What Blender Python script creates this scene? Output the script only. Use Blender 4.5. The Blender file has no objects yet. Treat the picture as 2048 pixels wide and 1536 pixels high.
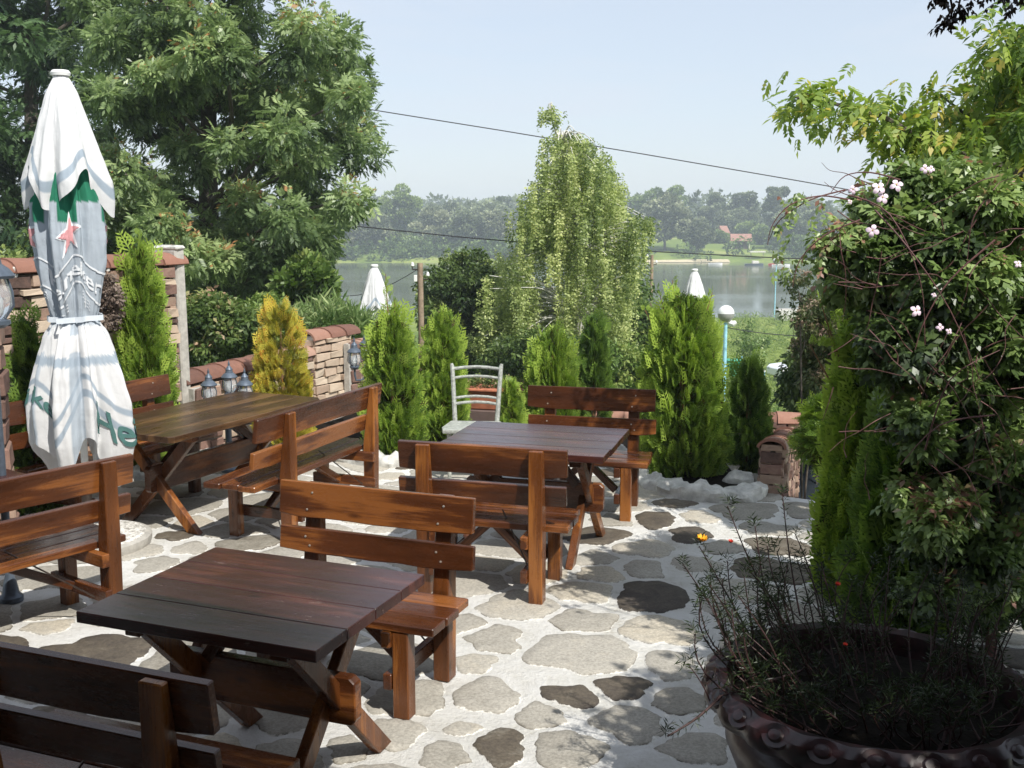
import bpy, bmesh, math, random
import numpy as np
from mathutils import Vector, Matrix, noise as mnoise
random.seed(7); RNG = np.random.default_rng(11)
PI = math.pi
R = math.radians
scene = bpy.context.scene
COL = scene.collection

# ------------------------------------------------------------------ camera model
F = 2164.0; PITCH = R(8.88); H = 2.25
CP, SP = math.cos(PITCH), math.sin(PITCH)
def ray(x, y):
    v = y - 768.0
    return (x - 1024.0, F*CP - v*SP, -v*CP - F*SP)
def G(x, y, z=0.0):                      # point of the photograph lying at height z
    r = ray(x, y); k = (z - H)/r[2]
    return Vector((r[0]*k, r[1]*k, z))
def PD(x, y, D):                         # point of the photograph lying D metres ahead
    r = ray(x, y); k = D/r[1]
    return Vector((r[0]*k, D, H + r[2]*k))
cam = bpy.data.cameras.new('camera'); cam.lens = F/2048*36; cam.sensor_width = 36
cam.clip_start = 0.05; cam.clip_end = 6000
co = bpy.data.objects.new('camera', cam); COL.objects.link(co)
co.location = (0, 0, H); co.rotation_euler = (PI/2 - PITCH, 0, 0)
scene.camera = co

# ------------------------------------------------------------------ naming helpers
def tag(o, label=None, cat=None, group=None, kind=None):
    if label: o['label'] = label
    if cat: o['category'] = cat
    if group: o['group'] = group
    if kind: o['kind'] = kind
    return o
def empty(name, loc=(0, 0, 0), rz=0.0, label=None, cat=None, group=None):
    o = bpy.data.objects.new(name, None); COL.objects.link(o)
    o.location = loc; o.rotation_euler = (0, 0, rz); o.empty_display_size = .1
    return tag(o, label, cat, group)
def kids(o): return [c for c in bpy.data.objects if c.parent == o]
def copy_tree(o, parent=None):
    c = o.copy(); COL.objects.link(c)
    if parent: c.parent = parent
    for ch in kids(o): copy_tree(ch, c)
    return c

# ------------------------------------------------------------------ mesh builder
class MB:
    def __init__(s): s.v = []; s.f = []; s.gc = []; s.rn = []
    def add(s, vs, fs, gc=None, rn=None):
        n = len(s.v); s.v += [tuple(p) for p in vs]
        s.f += [tuple(i + n for i in f) for f in fs]
        rn = random.random() if rn is None else rn
        o = (random.uniform(0, 50), random.uniform(0, 50), random.uniform(0, 50))
        if gc is None: gc = vs
        s.gc += [(a[0] + o[0], a[1] + o[1], a[2] + o[2]) for a in gc]
        s.rn += [rn]*len(vs)
        return s
    def box(s, c, sz, rot=None, grain=0, jit=0.0, rn=None):
        hx, hy, hz = sz[0]/2, sz[1]/2, sz[2]/2
        L = [(-hx,-hy,-hz),(hx,-hy,-hz),(hx,hy,-hz),(-hx,hy,-hz),(-hx,-hy,hz),(hx,-hy,hz),(hx,hy,hz),(-hx,hy,hz)]
        if jit: L = [tuple(a + random.uniform(-jit, jit) for a in p) for p in L]
        gc = [(p[grain], p[(grain+1) % 3], p[(grain+2) % 3]) for p in L]
        W = [(rot @ Vector(p) if rot else Vector(p)) + Vector(c) for p in L]
        return s.add(W, [(0,3,2,1),(4,5,6,7),(0,1,5,4),(1,2,6,5),(2,3,7,6),(3,0,4,7)], gc, rn)
    def prism(s, poly, x0, x1, axis='x', grain=2, rn=None):
        # poly in the two other axes, extruded from x0 to x1
        n = len(poly)
        def mk(a, p):
            if axis == 'x': return (a, p[0], p[1])
            if axis == 'y': return (p[0], a, p[1])
            return (p[0], p[1], a)
        vs = [mk(x0, p) for p in poly] + [mk(x1, p) for p in poly]
        fs = [tuple(range(n))[::-1], tuple(range(n, 2*n))] + [(i, (i+1) % n, n + (i+1) % n, n + i) for i in range(n)]
        gc = [(p[grain], p[(grain+1) % 3], p[(grain+2) % 3]) for p in vs]
        return s.add(vs, fs, gc, rn)
    def bar(s, a, b, w, h, up=(0, 0, 1), rn=None):
        a, b = Vector(a), Vector(b); d = (b - a); L = d.length; d.normalize()
        u = Vector(up); u = (u - d*u.dot(d))
        if u.length < 1e-4: u = Vector((1, 0, 0)) - d*d.x
        u.normalize(); sd = d.cross(u)
        return s.box((a + b)/2, (L, w, h), Matrix((d, sd, u)).transposed(), 0, 0, rn)
    def tube(s, pts, rad, n=8, rn=None, cap=True):
        pts = [Vector(p) for p in pts]
        rad = rad if hasattr(rad, '__len__') else [rad]*len(pts)
        vs = []; fs = []; prev = None; gc = []; acc = 0
        for i, p in enumerate(pts):
            d = (pts[min(i+1, len(pts)-1)] - pts[max(i-1, 0)]).normalized()
            if prev is None:
                prev = Vector((0, 0, 1)) if abs(d.z) < .9 else Vector((1, 0, 0))
            u = (prev - d*prev.dot(d)).normalized(); w = d.cross(u); prev = u
            if i: acc += (p - pts[i-1]).length
            for k in range(n):
                a = 2*PI*k/n
                vs.append(p + u*math.cos(a)*rad[i] + w*math.sin(a)*rad[i])
                gc.append((acc, math.cos(a)*rad[i], math.sin(a)*rad[i]))
        for i in range(len(pts)-1):
            for k in range(n):
                fs.append((i*n+k, i*n+(k+1) % n, (i+1)*n+(k+1) % n, (i+1)*n+k))
        if cap:
            fs.append(tuple(range(n))[::-1]); fs.append(tuple((len(pts)-1)*n + k for k in range(n)))
        return s.add(vs, fs, gc, rn)
    def lathe(s, prof, c=(0, 0, 0), n=24, rn=None, mod=None, cap=True):
        vs = []; fs = []
        for j, (r, z) in enumerate(prof):
            for k in range(n):
                a = 2*PI*k/n
                rr = r*(mod(a, j) if mod else 1)
                vs.append((c[0] + rr*math.cos(a), c[1] + rr*math.sin(a), c[2] + z))
        for j in range(len(prof)-1):
            for k in range(n):
                fs.append((j*n+k, j*n+(k+1) % n, (j+1)*n+(k+1) % n, (j+1)*n+k))
        if cap:
            fs.append(tuple(range(n))[::-1]); fs.append(tuple((len(prof)-1)*n + k for k in range(n)))
        return s.add(vs, fs, None, rn)
    def build(s, name, mat, parent=None, bevel=0.0, smooth=False, segs=1, loc=None):
        me = bpy.data.meshes.new(name); me.from_pydata(s.v, [], s.f)
        a = me.attributes.new('gc', 'FLOAT_VECTOR', 'POINT'); a.data.foreach_set('vector', np.array(s.gc, dtype=np.float32).ravel())
        a = me.attributes.new('rnd', 'FLOAT', 'POINT'); a.data.foreach_set('value', np.array(s.rn, dtype=np.float32))
        if bevel:
            bm = bmesh.new(); bm.from_mesh(me)
            es = [e for e in bm.edges if len(e.link_faces) == 2 and e.calc_face_angle(0) > .5]
            bmesh.ops.bevel(bm, geom=es, offset=bevel, segments=segs, profile=.6, affect='EDGES', clamp_overlap=True)
            bm.to_mesh(me); bm.free()
        me.validate(); me.update()
        if smooth:
            me.polygons.foreach_set('use_smooth', [True]*len(me.polygons))
            me.set_sharp_from_angle(angle=R(40))
        me.materials.append(mat)
        o = bpy.data.objects.new(name, me); COL.objects.link(o)
        if parent: o.parent = parent
        if loc: o.location = loc
        return o

def mesh_np(name, V, Fq, mat, parent=None, rnd=None, smooth=False, col=None, loc=None):
    me = bpy.data.meshes.new(name)
    V = np.asarray(V, dtype=np.float32); Fq = np.asarray(Fq, dtype=np.int32)
    k = Fq.shape[1]
    me.vertices.add(len(V)); me.vertices.foreach_set('co', V.ravel())
    me.loops.add(Fq.size); me.loops.foreach_set('vertex_index', Fq.ravel())
    me.polygons.add(len(Fq)); me.polygons.foreach_set('loop_start', np.arange(0, Fq.size, k, dtype=np.int32))
    try: me.polygons.foreach_set('loop_total', np.full(len(Fq), k, dtype=np.int32))
    except Exception: pass
    me.update(calc_edges=True)
    if rnd is not None:
        a = me.attributes.new('rnd', 'FLOAT', 'POINT'); a.data.foreach_set('value', np.asarray(rnd, dtype=np.float32))
    if col is not None:
        a = me.attributes.new('print', 'FLOAT_COLOR', 'POINT')
        c4 = np.ones((len(V), 4), dtype=np.float32); c4[:, :3] = col; a.data.foreach_set('color', c4.ravel())
    if smooth: me.polygons.foreach_set('use_smooth', [True]*len(me.polygons))
    me.materials.append(mat)
    o = bpy.data.objects.new(name, me); COL.objects.link(o)
    if parent: o.parent = parent
    if loc: o.location = loc
    return o

# ------------------------------------------------------------------ materials
def mat_new(name):
    m = bpy.data.materials.new(name); m.use_nodes = True
    nt = m.node_tree; return m, nt, nt.nodes['Principled BSDF'], nt.nodes, nt.links
def ramp(N, stops):
    r = N.new('ShaderNodeValToRGB'); e = r.color_ramp.elements
    while len(e) > 1: e.remove(e[-1])
    e[0].position = stops[0][0]; e[0].color = (*stops[0][1], 1)
    for p, c in stops[1:]:
        q = e.new(p); q.color = (*c, 1)
    return r
def noise(N, L, vec, scale, detail=4, rough=.55, dist=0.0):
    n = N.new('ShaderNodeTexNoise'); n.inputs['Scale'].default_value = scale
    n.inputs['Detail'].default_value = detail; n.inputs['Roughness'].default_value = rough
    n.inputs['Distortion'].default_value = dist
    if vec is not None: L.new(vec, n.inputs['Vector'])
    return n
def mapping(N, L, vec, sc):
    m = N.new('ShaderNodeMapping'); m.inputs['Scale'].default_value = sc; L.new(vec, m.inputs['Vector']); return m.outputs[0]
def attr(N, name):
    a = N.new('ShaderNodeAttribute'); a.attribute_name = name; return a
def bump(N, L, h, b, strength=.3, dist=.01):
    k = N.new('ShaderNodeBump'); k.inputs['Strength'].default_value = strength; k.inputs['Distance'].default_value = dist
    L.new(h, k.inputs['Height']); L.new(k.outputs[0], b.inputs['Normal'])
def mix(N, L, f, a, b, mode='MIX'):
    m = N.new('ShaderNodeMix'); m.data_type = 'RGBA'; m.blend_type = mode
    for key, v in (('Factor', f), ('A', a), ('B', b)):
        i = [q for q in m.inputs if q.name == key and (q.type == ('VALUE' if key == 'Factor' else 'RGBA'))][0]
        if hasattr(v, 'is_output') or hasattr(v, 'links'): L.new(v, i)
        elif key == 'Factor': i.default_value = v
        else: i.default_value = (*v, 1)
    return [q for q in m.outputs if q.type == 'RGBA'][0]

def wood(name, dark, mid, light, rough=.3, worn=0.0, spec=.5):
    m, nt, b, N, L = mat_new(name)
    g = attr(N, 'gc').outputs['Vector']; rn = attr(N, 'rnd').outputs['Fac']
    n1 = noise(N, L, mapping(N, L, g, (1.6, 22, 22)), 1.0, 6, .6, .4)
    n2 = noise(N, L, mapping(N, L, g, (.9, 3, 3)), 1.6, 3, .5, .3)
    n3 = noise(N, L, mapping(N, L, g, (6, 150, 150)), 1.0, 3)
    a = N.new('ShaderNodeMath'); a.operation = 'MULTIPLY_ADD'; L.new(n1.outputs[0], a.inputs[0]); a.inputs[1].default_value = .55
    L.new(n2.outputs[0], a.inputs[2])
    a2 = N.new('ShaderNodeMath'); a2.operation = 'MULTIPLY_ADD'; L.new(rn, a2.inputs[0]); a2.inputs[1].default_value = .16; L.new(a.outputs[0], a2.inputs[2])
    a3 = N.new('ShaderNodeMath'); a3.operation = 'MULTIPLY_ADD'; L.new(n3.outputs[0], a3.inputs[0]); a3.inputs[1].default_value = .25; L.new(a2.outputs[0], a3.inputs[2])
    r = ramp(N, [(.55, dark), (.9, mid), (1.2 if False else .99, light)])
    s = N.new('ShaderNodeMath'); s.operation = 'MULTIPLY'; L.new(a3.outputs[0], s.inputs[0]); s.inputs[1].default_value = .88
    L.new(s.outputs[0], r.inputs[0])
    colr = r.outputs[0]
    vk = N.new('ShaderNodeTexVoronoi'); vk.inputs['Scale'].default_value = 1.0; L.new(mapping(N, L, g, (3.2, 9, 9)), vk.inputs['Vector'])
    kr = ramp(N, [(.05, (.25, .2, .2)), (.16, (1, 1, 1))]); L.new(vk.outputs['Distance'], kr.inputs[0])
    colr = mix(N, L, .8, colr, kr.outputs[0], 'MULTIPLY')
    # scuffs and pale bare spots in the varnish
    n4 = noise(N, L, mapping(N, L, g, (3, 9, 9)), 2.2, 8, .75)
    rr = ramp(N, [(.66 - worn*.08, (0, 0, 0)), (.76 - worn*.06, (1, 1, 1))])
    L.new(n4.outputs[0], rr.inputs[0])
    sc = N.new('ShaderNodeMath'); sc.operation = 'MULTIPLY'; L.new(rr.outputs[0], sc.inputs[0]); sc.inputs[1].default_value = .25 + worn*.5
    colr = mix(N, L, sc.outputs[0], colr, (.42, .33, .26))
    L.new(colr, b.inputs['Base Color'])
    rf = ramp(N, [(.3, (rough*.7,)*3), (.7, (rough*1.5,)*3)]); L.new(n4.outputs[0], rf.inputs[0]); L.new(rf.outputs[0], b.inputs['Roughness'])
    b.inputs['Specular IOR Level'].default_value = spec
    bump(N, L, a3.outputs[0], b, .35, .004)
    return m
M = {}
M['wood'] = wood('varnished_pine', (.02, .007, .003), (.09, .028, .009), (.23, .08, .02), .24)
M['post'] = wood('sunlit_varnished_pine', (.035, .012, .004), (.14, .045, .011), (.29, .105, .022), .26)  # lighter copy of the pine: sun on upright faces put into its colour
M['top'] = wood('dark_varnished_tabletop', (.022, .007, .006), (.05, .015, .011), (.09, .028, .018), .2, .35, .6)
M['olive'] = wood('weathered_tabletop', (.026, .012, .006), (.06, .029, .012), (.13, .068, .028), .3, .35)

def simple(name, c, rough=.6, metal=0.0, nscale=0, namp=.3, spec=.5, bmp=0.0, coat=0):
    m, nt, b, N, L = mat_new(name)
    b.inputs['Roughness'].default_value = rough; b.inputs['Metallic'].default_value = metal
    b.inputs['Specular IOR Level'].default_value = spec
    b.inputs['Coat Weight'].default_value = coat
    if nscale:
        tc = N.new('ShaderNodeTexCoord').outputs['Object']
        n = noise(N, L, tc, nscale, 6, .65)
        r = ramp(N, [(.3, tuple(x*(1-namp) for x in c)), (.7, tuple(min(1, x*(1+namp)) for x in c))])
        L.new(n.outputs[0], r.inputs[0]); L.new(r.outputs[0], b.inputs['Base Color'])
        if bmp: bump(N, L, n.outputs[0], b, bmp, .02)
    else: b.inputs['Base Color'].default_value = (*c, 1)
    return m
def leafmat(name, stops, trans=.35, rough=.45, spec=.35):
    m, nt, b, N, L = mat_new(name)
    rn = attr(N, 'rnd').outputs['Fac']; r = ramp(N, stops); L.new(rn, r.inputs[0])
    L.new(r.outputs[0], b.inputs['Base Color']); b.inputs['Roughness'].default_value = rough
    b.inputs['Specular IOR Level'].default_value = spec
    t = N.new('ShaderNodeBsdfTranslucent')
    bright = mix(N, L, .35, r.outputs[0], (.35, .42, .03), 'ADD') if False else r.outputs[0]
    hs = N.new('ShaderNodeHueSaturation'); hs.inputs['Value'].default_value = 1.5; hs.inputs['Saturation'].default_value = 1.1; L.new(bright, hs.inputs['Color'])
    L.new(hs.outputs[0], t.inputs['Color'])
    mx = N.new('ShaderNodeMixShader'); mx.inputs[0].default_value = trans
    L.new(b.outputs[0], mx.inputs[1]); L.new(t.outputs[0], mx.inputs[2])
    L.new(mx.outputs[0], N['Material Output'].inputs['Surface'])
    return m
M['ash'] = leafmat('ash_leaves', [(0, (.06, .10, .04)), (.5, (.20, .28, .11)), (.9, (.40, .49, .22)), (.998, (.42, .48, .20)), (1, (.42, .22, .09))], .38, .4, .55)
M['ashdark'] = leafmat('dark_tree_leaves', [(0, (.022, .05, .024)), (1, (.11, .18, .07))], .3)
M['birch'] = leafmat('birch_leaves', [(0, (.11, .16, .05)), (.5, (.36, .43, .15)), (1, (.66, .68, .32))], .4, .45, .4)
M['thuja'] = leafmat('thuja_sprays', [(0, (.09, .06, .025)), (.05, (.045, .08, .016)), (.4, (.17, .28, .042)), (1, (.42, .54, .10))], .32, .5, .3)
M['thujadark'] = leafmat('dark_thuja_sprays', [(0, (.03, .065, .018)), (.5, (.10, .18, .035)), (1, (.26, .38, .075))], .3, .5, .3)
M['gold'] = leafmat('golden_thuja_sprays', [(0, (.12, .14, .02)), (.45, (.38, .36, .05)), (.8, (.60, .50, .08)), (1, (.5, .22, .04))], .25, .5, .3)
M['clem'] = leafmat('clematis_leaves', [(0, (.035, .06, .02)), (.5, (.14, .215, .06)), (.93, (.32, .42, .14)), (1, (.34, .18, .13))], .3, .4, .5)
M['walnut'] = leafmat('walnut_leaves', [(0, (.06, .11, .025)), (.6, (.19, .28, .055)), (.95, (.36, .43, .09)), (1, (.5, .42, .10))], .45, .45, .4)
M['shrub'] = leafmat('shrub_leaves', [(0, (.05, .09, .02)), (.6, (.14, .22, .05)), (1, (.33, .38, .12))], .3)
M['shrubmix'] = leafmat('flowering_shrub_leaves', [(0, (.03, .06, .015)), (.6, (.12, .18, .045)), (.85, (.26, .28, .10)), (1, (.50, .32, .22))], .3)
M['bushdark'] = leafmat('dark_bush_leaves', [(0, (.028, .058, .018)), (.7, (.13, .19, .05)), (1, (.32, .38, .12))], .25)
M['reed'] = leafmat('reed_leaves', [(0, (.06, .12, .03)), (.6, (.17, .25, .08)), (1, (.38, .44, .2))], .3)
M['dry'] = leafmat('dry_seed_heads', [(0, (.05, .085, .03)), (.55, (.12, .15, .055)), (.8, (.30, .24, .15)), (1, (.55, .38, .30))], .2)
M['far1'] = leafmat('far_willow_leaves', [(0, (.045, .065, .035)), (.5, (.17, .20, .11)), (1, (.36, .38, .23))], .2)
M['far2'] = leafmat('far_green_leaves', [(0, (.035, .065, .02)), (.5, (.13, .20, .055)), (1, (.30, .38, .12))], .2)
M['far3'] = leafmat('far_dark_leaves', [(0, (.035, .055, .03)), (.5, (.125, .155, .085)), (1, (.28, .32, .18))], .2)
M['potplant'] = leafmat('purslane_leaves', [(0, (.01, .018, .008)), (1, (.045, .07, .022))], .2)
M['grassleaf'] = leafmat('grass_blades', [(0, (.08, .14, .03)), (1, (.28, .36, .09))], .3)
M['bark'] = simple('grey_bark', (.09, .075, .06), .9, nscale=12, namp=.5, bmp=.6)
M['birchbark'] = simple('birch_bark', (.6, .58, .53), .7, nscale=9, namp=.45)
M['twig'] = simple('red_brown_twigs', (.11, .045, .04), .7, nscale=20, namp=.4)
M['twigd'] = simple('thuja_stem', (.20, .11, .05), .8, nscale=20, namp=.4)
M['white'] = simple('white_paint', (.78, .78, .76), .45, nscale=6, namp=.04)
M['blackmetal'] = simple('dark_blue_grey_metal', (.10, .125, .16), .4, .3, nscale=18, namp=.25)
M['steel'] = simple('rusty_steel_rod', (.09, .07, .06), .45, .8, nscale=20, namp=.5)
M['chair'] = simple('silver_flaking_paint', (.34, .355, .32), .55, nscale=38, namp=.45, bmp=.3)
M['lampblue'] = simple('light_blue_paint', (.30, .58, .72), .5, nscale=9, namp=.25)
M['globe'] = simple('opal_globe', (.82, .82, .80), .25, nscale=4, namp=.05, spec=.6)
M['concrete'] = simple('cast_concrete', (.42, .40, .36), .9, nscale=14, namp=.25, bmp=.4)
M['ring'] = simple('whitewashed_stones', (.55, .54, .50), .85, nscale=9, namp=.4, bmp=.8)
M['soil'] = simple('dark_soil', (.010, .008, .006), .95, nscale=22, namp=.5, bmp=.8, spec=.1)
M['terracotta'] = simple('terracotta', (.42, .15, .08), .75, nscale=14, namp=.25)
M['pole'] = simple('weathered_pole_wood', (.27, .20, .14), .85, nscale=9, namp=.4, bmp=.4)
M['clembark'] = simple('dark_vine_bark', (.035, .022, .018), .9, nscale=20, namp=.4)
M['twigdark'] = simple('dark_red_stems', (.045, .018, .016), .7, nscale=20, namp=.4)
M['rubber'] = simple('black_rubber', (.02, .02, .02), .8)
M['carwhite'] = simple('white_car_paint', (.78, .79, .8), .2, coat=.6)
M['carred'] = simple('red_car_paint', (.55, .03, .04), .25, coat=.6)
M['carglass'] = simple('dark_car_glass', (.02, .025, .03), .06)
M['green'] = simple('green_plastic', (.02, .28, .16), .5, nscale=8, namp=.15)
M['roofred'] = simple('red_roof_tiles', (.33, .17, .13), .8, nscale=2.5, namp=.3)
M['hutwood'] = simple('old_hut_boards', (.11, .075, .065), .9, nscale=3, namp=.35)
M['plaster'] = simple('pale_plaster', (.6, .57, .5), .9, nscale=3, namp=.1)
M['cable'] = simple('cable_black', (.03, .03, .035), .7)
M['housewall'] = simple('house_plaster', (.35, .30, .25), .9, nscale=3, namp=.15)
M['ceil'] = simple('brown_eaves_boards', (.08, .045, .025), .8, nscale=5, namp=.3)
M['petal'] = simple('pale_pink_petals', (.78, .62, .71), .6, nscale=60, namp=.12)
M['petalc'] = simple('flower_centre', (.5, .42, .12), .7)
M['yellow'] = simple('yellow_petals', (.85, .42, .01), .6)
M['red'] = simple('red_petals', (.7, .05, .02), .6)
M['sand'] = simple('sandy_path', (.50, .43, .28), .95, nscale=.8, namp=.2, bmp=.3)
M['gravel'] = None
M['screw'] = simple('zinc_screws', (.5, .47, .42), .45, .6)
M['chairpost'] = simple('whitish_post', (.45, .50, .55), .6, nscale=9, namp=.2)
def glass_mat():
    m, nt, b, N, L = mat_new('lantern_glass')
    b.inputs['Base Color'].default_value = (.9, .93, .95, 1); b.inputs['Roughness'].default_value = .12
    b.inputs['Transmission Weight'].default_value = .75; b.inputs['IOR'].default_value = 1.2
    return m
M['glass'] = glass_mat()

def gravel():
    m, nt, b, N, L = mat_new('white_gravel_aggregate')
    tc = N.new('ShaderNodeTexCoord').outputs['Object']
    v = N.new('ShaderNodeTexVoronoi'); v.inputs['Scale'].default_value = 60; L.new(tc, v.inputs['Vector'])
    r = ramp(N, [(0, (.30, .28, .25)), (.5, (.62, .6, .55)), (1, (.8, .78, .74))])
    sep = N.new('ShaderNodeSeparateColor'); L.new(v.outputs['Color'], sep.inputs[0]); L.new(sep.outputs[0], r.inputs[0])
    L.new(r.outputs[0], b.inputs['Base Color']); b.inputs['Roughness'].default_value = .85
    bump(N, L, v.outputs['Distance'], b, .9, .01)
    return m
M['gravel'] = gravel()

def mortar():
    m, nt, b, N, L = mat_new('pale_lime_mortar')
    tc = N.new('ShaderNodeTexCoord').outputs['Object']
    n1 = noise(N, L, tc, 2.6, 9, .7, .4); n2 = noise(N, L, tc, 30, 7, .75)
    r = ramp(N, [(.22, (.26, .23, .17)), (.32, (.46, .43, .37)), (.42, (.58, .565, .52)), (.6, (.67, .66, .63)), (.8, (.73, .725, .705))])
    a = N.new('ShaderNodeMath'); a.operation = 'MULTIPLY_ADD'; L.new(n2.outputs[0], a.inputs[0]); a.inputs[1].default_value = .45
    s = N.new('ShaderNodeMath'); s.operation = 'SUBTRACT'; L.new(n1.outputs[0], s.inputs[0]); s.inputs[1].default_value = .2
    L.new(s.outputs[0], a.inputs[2]); L.new(a.outputs[0], r.inputs[0])
    L.new(r.outputs[0], b.inputs['Base Color']); b.inputs['Roughness'].default_value = .9
    b.inputs['Specular IOR Level'].default_value = .2
    bump(N, L, a.outputs[0], b, 1.0, .035)
    return m
M['mortar'] = mortar()
def flag():
    m, nt, b, N, L = mat_new('flagstone')
    tc = N.new('ShaderNodeTexCoord').outputs['Object']; rn = attr(N, 'rnd').outputs['Fac']
    r = ramp(N, [(0, (.06, .05, .043)), (.17, (.12, .10, .075)), (.3, (.25, .23, .19)), (.65, (.41, .385, .335)), (1, (.52, .455, .345))])
    n1 = noise(N, L, tc, 7, 8, .7, .5); n2 = noise(N, L, tc, 70, 4, .7)
    a = N.new('ShaderNodeMath'); a.operation = 'MULTIPLY_ADD'; L.new(n1.outputs[0], a.inputs[0]); a.inputs[1].default_value = .5; L.new(rn, a.inputs[2])
    s = N.new('ShaderNodeMath'); s.operation = 'SUBTRACT'; L.new(a.outputs[0], s.inputs[0]); s.inputs[1].default_value = .25
    L.new(s.outputs[0], r.inputs[0])
    rr = ramp(N, [(.35, (.72, .72, .72)), (.65, (1.15, 1.15, 1.15))]); L.new(n2.outputs[0], rr.inputs[0])
    c = mix(N, L, 1.0, r.outputs[0], rr.outputs[0], 'MULTIPLY')
    # mortar smeared over the stone rims, with a dark crack here and there
    eg = attr(N, 'edge').outputs['Fac']; n3 = noise(N, L, tc, 11, 7, .7, .4); n4 = noise(N, L, tc, 3.5, 2)
    sm = N.new('ShaderNodeMath'); sm.operation = 'MULTIPLY_ADD'; L.new(n3.outputs[0], sm.inputs[0]); sm.inputs[1].default_value = -1.2; L.new(eg, sm.inputs[2])
    sr = ramp(N, [(.0, (1, 1, 1)), (.10, (0, 0, 0))]); sa = N.new('ShaderNodeMath'); sa.operation = 'ADD'; L.new(sm.outputs[0], sa.inputs[0]); sa.inputs[1].default_value = .54; L.new(sa.outputs[0], sr.inputs[0])
    ck = ramp(N, [(.0, (1, 1, 1)), (.16, (0, 0, 0))]); L.new(eg, ck.inputs[0])
    cm = N.new('ShaderNodeMath'); cm.operation = 'MULTIPLY'; cq = ramp(N, [(.44, (0, 0, 0)), (.56, (.85, .85, .85))]); L.new(n4.outputs[0], cq.inputs[0]); L.new(ck.outputs[0], cm.inputs[0]); L.new(cq.outputs[0], cm.inputs[1])
    c = mix(N, L, cm.outputs[0], c, (.05, .045, .04))
    mcol = ramp(N, [(.3, (.46, .43, .37)), (.6, (.70, .69, .65))]); L.new(n2.outputs[0], mcol.inputs[0])
    c = mix(N, L, sr.outputs[0], c, mcol.outputs[0])
    L.new(c, b.inputs['Base Color']); b.inputs['Roughness'].default_value = .75; b.inputs['Specular IOR Level'].default_value = .3
    bump(N, L, n1.outputs[0], b, .6, .02)
    return m
M['flag'] = flag()
def brick(name, stops, scale=18):
    m, nt, b, N, L = mat_new(name)
    g = attr(N, 'gc').outputs['Vector']; rn = attr(N, 'rnd').outputs['Fac']
    n1 = noise(N, L, g, scale, 6, .7)
    a = N.new('ShaderNodeMath'); a.operation = 'MULTIPLY_ADD'; L.new(n1.outputs[0], a.inputs[0]); a.inputs[1].default_value = .4; L.new(rn, a.inputs[2])
    s = N.new('ShaderNodeMath'); s.operation = 'SUBTRACT'; L.new(a.outputs[0], s.inputs[0]); s.inputs[1].default_value = .2
    r = ramp(N, stops); L.new(s.outputs[0], r.inputs[0]); L.new(r.outputs[0], b.inputs['Base Color'])
    b.inputs['Roughness'].default_value = .9; b.inputs['Specular IOR Level'].default_value = .2
    bump(N, L, n1.outputs[0], b, .7, .012)
    return m
M['brick'] = brick('sandstone_bricks', [(0, (.09, .06, .05)), (.25, (.24, .145, .115)), (.55, (.42, .31, .23)), (1, (.56, .46, .35))])
M['tile'] = brick('clay_ridge_tiles', [(0, (.13, .07, .055)), (.5, (.28, .14, .10)), (1, (.38, .24, .18))])
M['joint'] = simple('recessed_joints', (.10, .075, .055), .95, nscale=16, namp=.4)
def fabric():
    m, nt, b, N, L = mat_new('printed_canvas')
    c = attr(N, 'print').outputs['Color']
    tc = N.new('ShaderNodeTexCoord').outputs['Object']
    n = noise(N, L, tc, 9, 5, .6); rr = ramp(N, [(.3, (.93, .93, .93)), (.7, (1, 1, 1))]); L.new(n.outputs[0], rr.inputs[0])
    cc = mix(N, L, 1.0, c, rr.outputs[0], 'MULTIPLY'); L.new(cc, b.inputs['Base Color'])
    b.inputs['Roughness'].default_value = .85; b.inputs['Specular IOR Level'].default_value = .15
    t = N.new('ShaderNodeBsdfTranslucent'); L.new(cc, t.inputs['Color'])
    mx = N.new('ShaderNodeMixShader'); mx.inputs[0].default_value = .25
    L.new(b.outputs[0], mx.inputs[1]); L.new(t.outputs[0], mx.inputs[2]); L.new(mx.outputs[0], N['Material Output'].inputs['Surface'])
    bump(N, L, n.outputs[0], b, .4, .02)
    return m
M['fabric'] = fabric()
M['printwhite'] = simple('white_print', (.74, .76, .78), .85)
M['printgreen'] = simple('grey_green_print', (.06, .15, .14), .85)
M['printred'] = simple('faded_red_print', (.62, .30, .31), .85)
def grass():
    m, nt, b, N, L = mat_new('meadow_grass')
    tc = N.new('ShaderNodeTexCoord').outputs['Object']
    n1 = noise(N, L, tc, .06, 6, .6, .4); n2 = noise(N, L, tc, 1.3, 8, .75)
    a = N.new('ShaderNodeMath'); a.operation = 'MULTIPLY_ADD'; L.new(n2.outputs[0], a.inputs[0]); a.inputs[1].default_value = .5
    s = N.new('ShaderNodeMath'); s.operation = 'SUBTRACT'; L.new(n1.outputs[0], s.inputs[0]); s.inputs[1].default_value = .25; L.new(s.outputs[0], a.inputs[2])
    r = ramp(N, [(.25, (.07, .11, .025)), (.45, (.15, .21, .045)), (.6, (.25, .30, .075)), (.75, (.34, .33, .13))])
    L.new(a.outputs[0], r.inputs[0]); L.new(r.outputs[0], b.inputs['Base Color']); b.inputs['Roughness'].default_value = .95
    b.inputs['Specular IOR Level'].default_value = .1
    bump(N, L, n2.outputs[0], b, .8, .25)
    return m
M['grass'] = grass()
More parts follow.
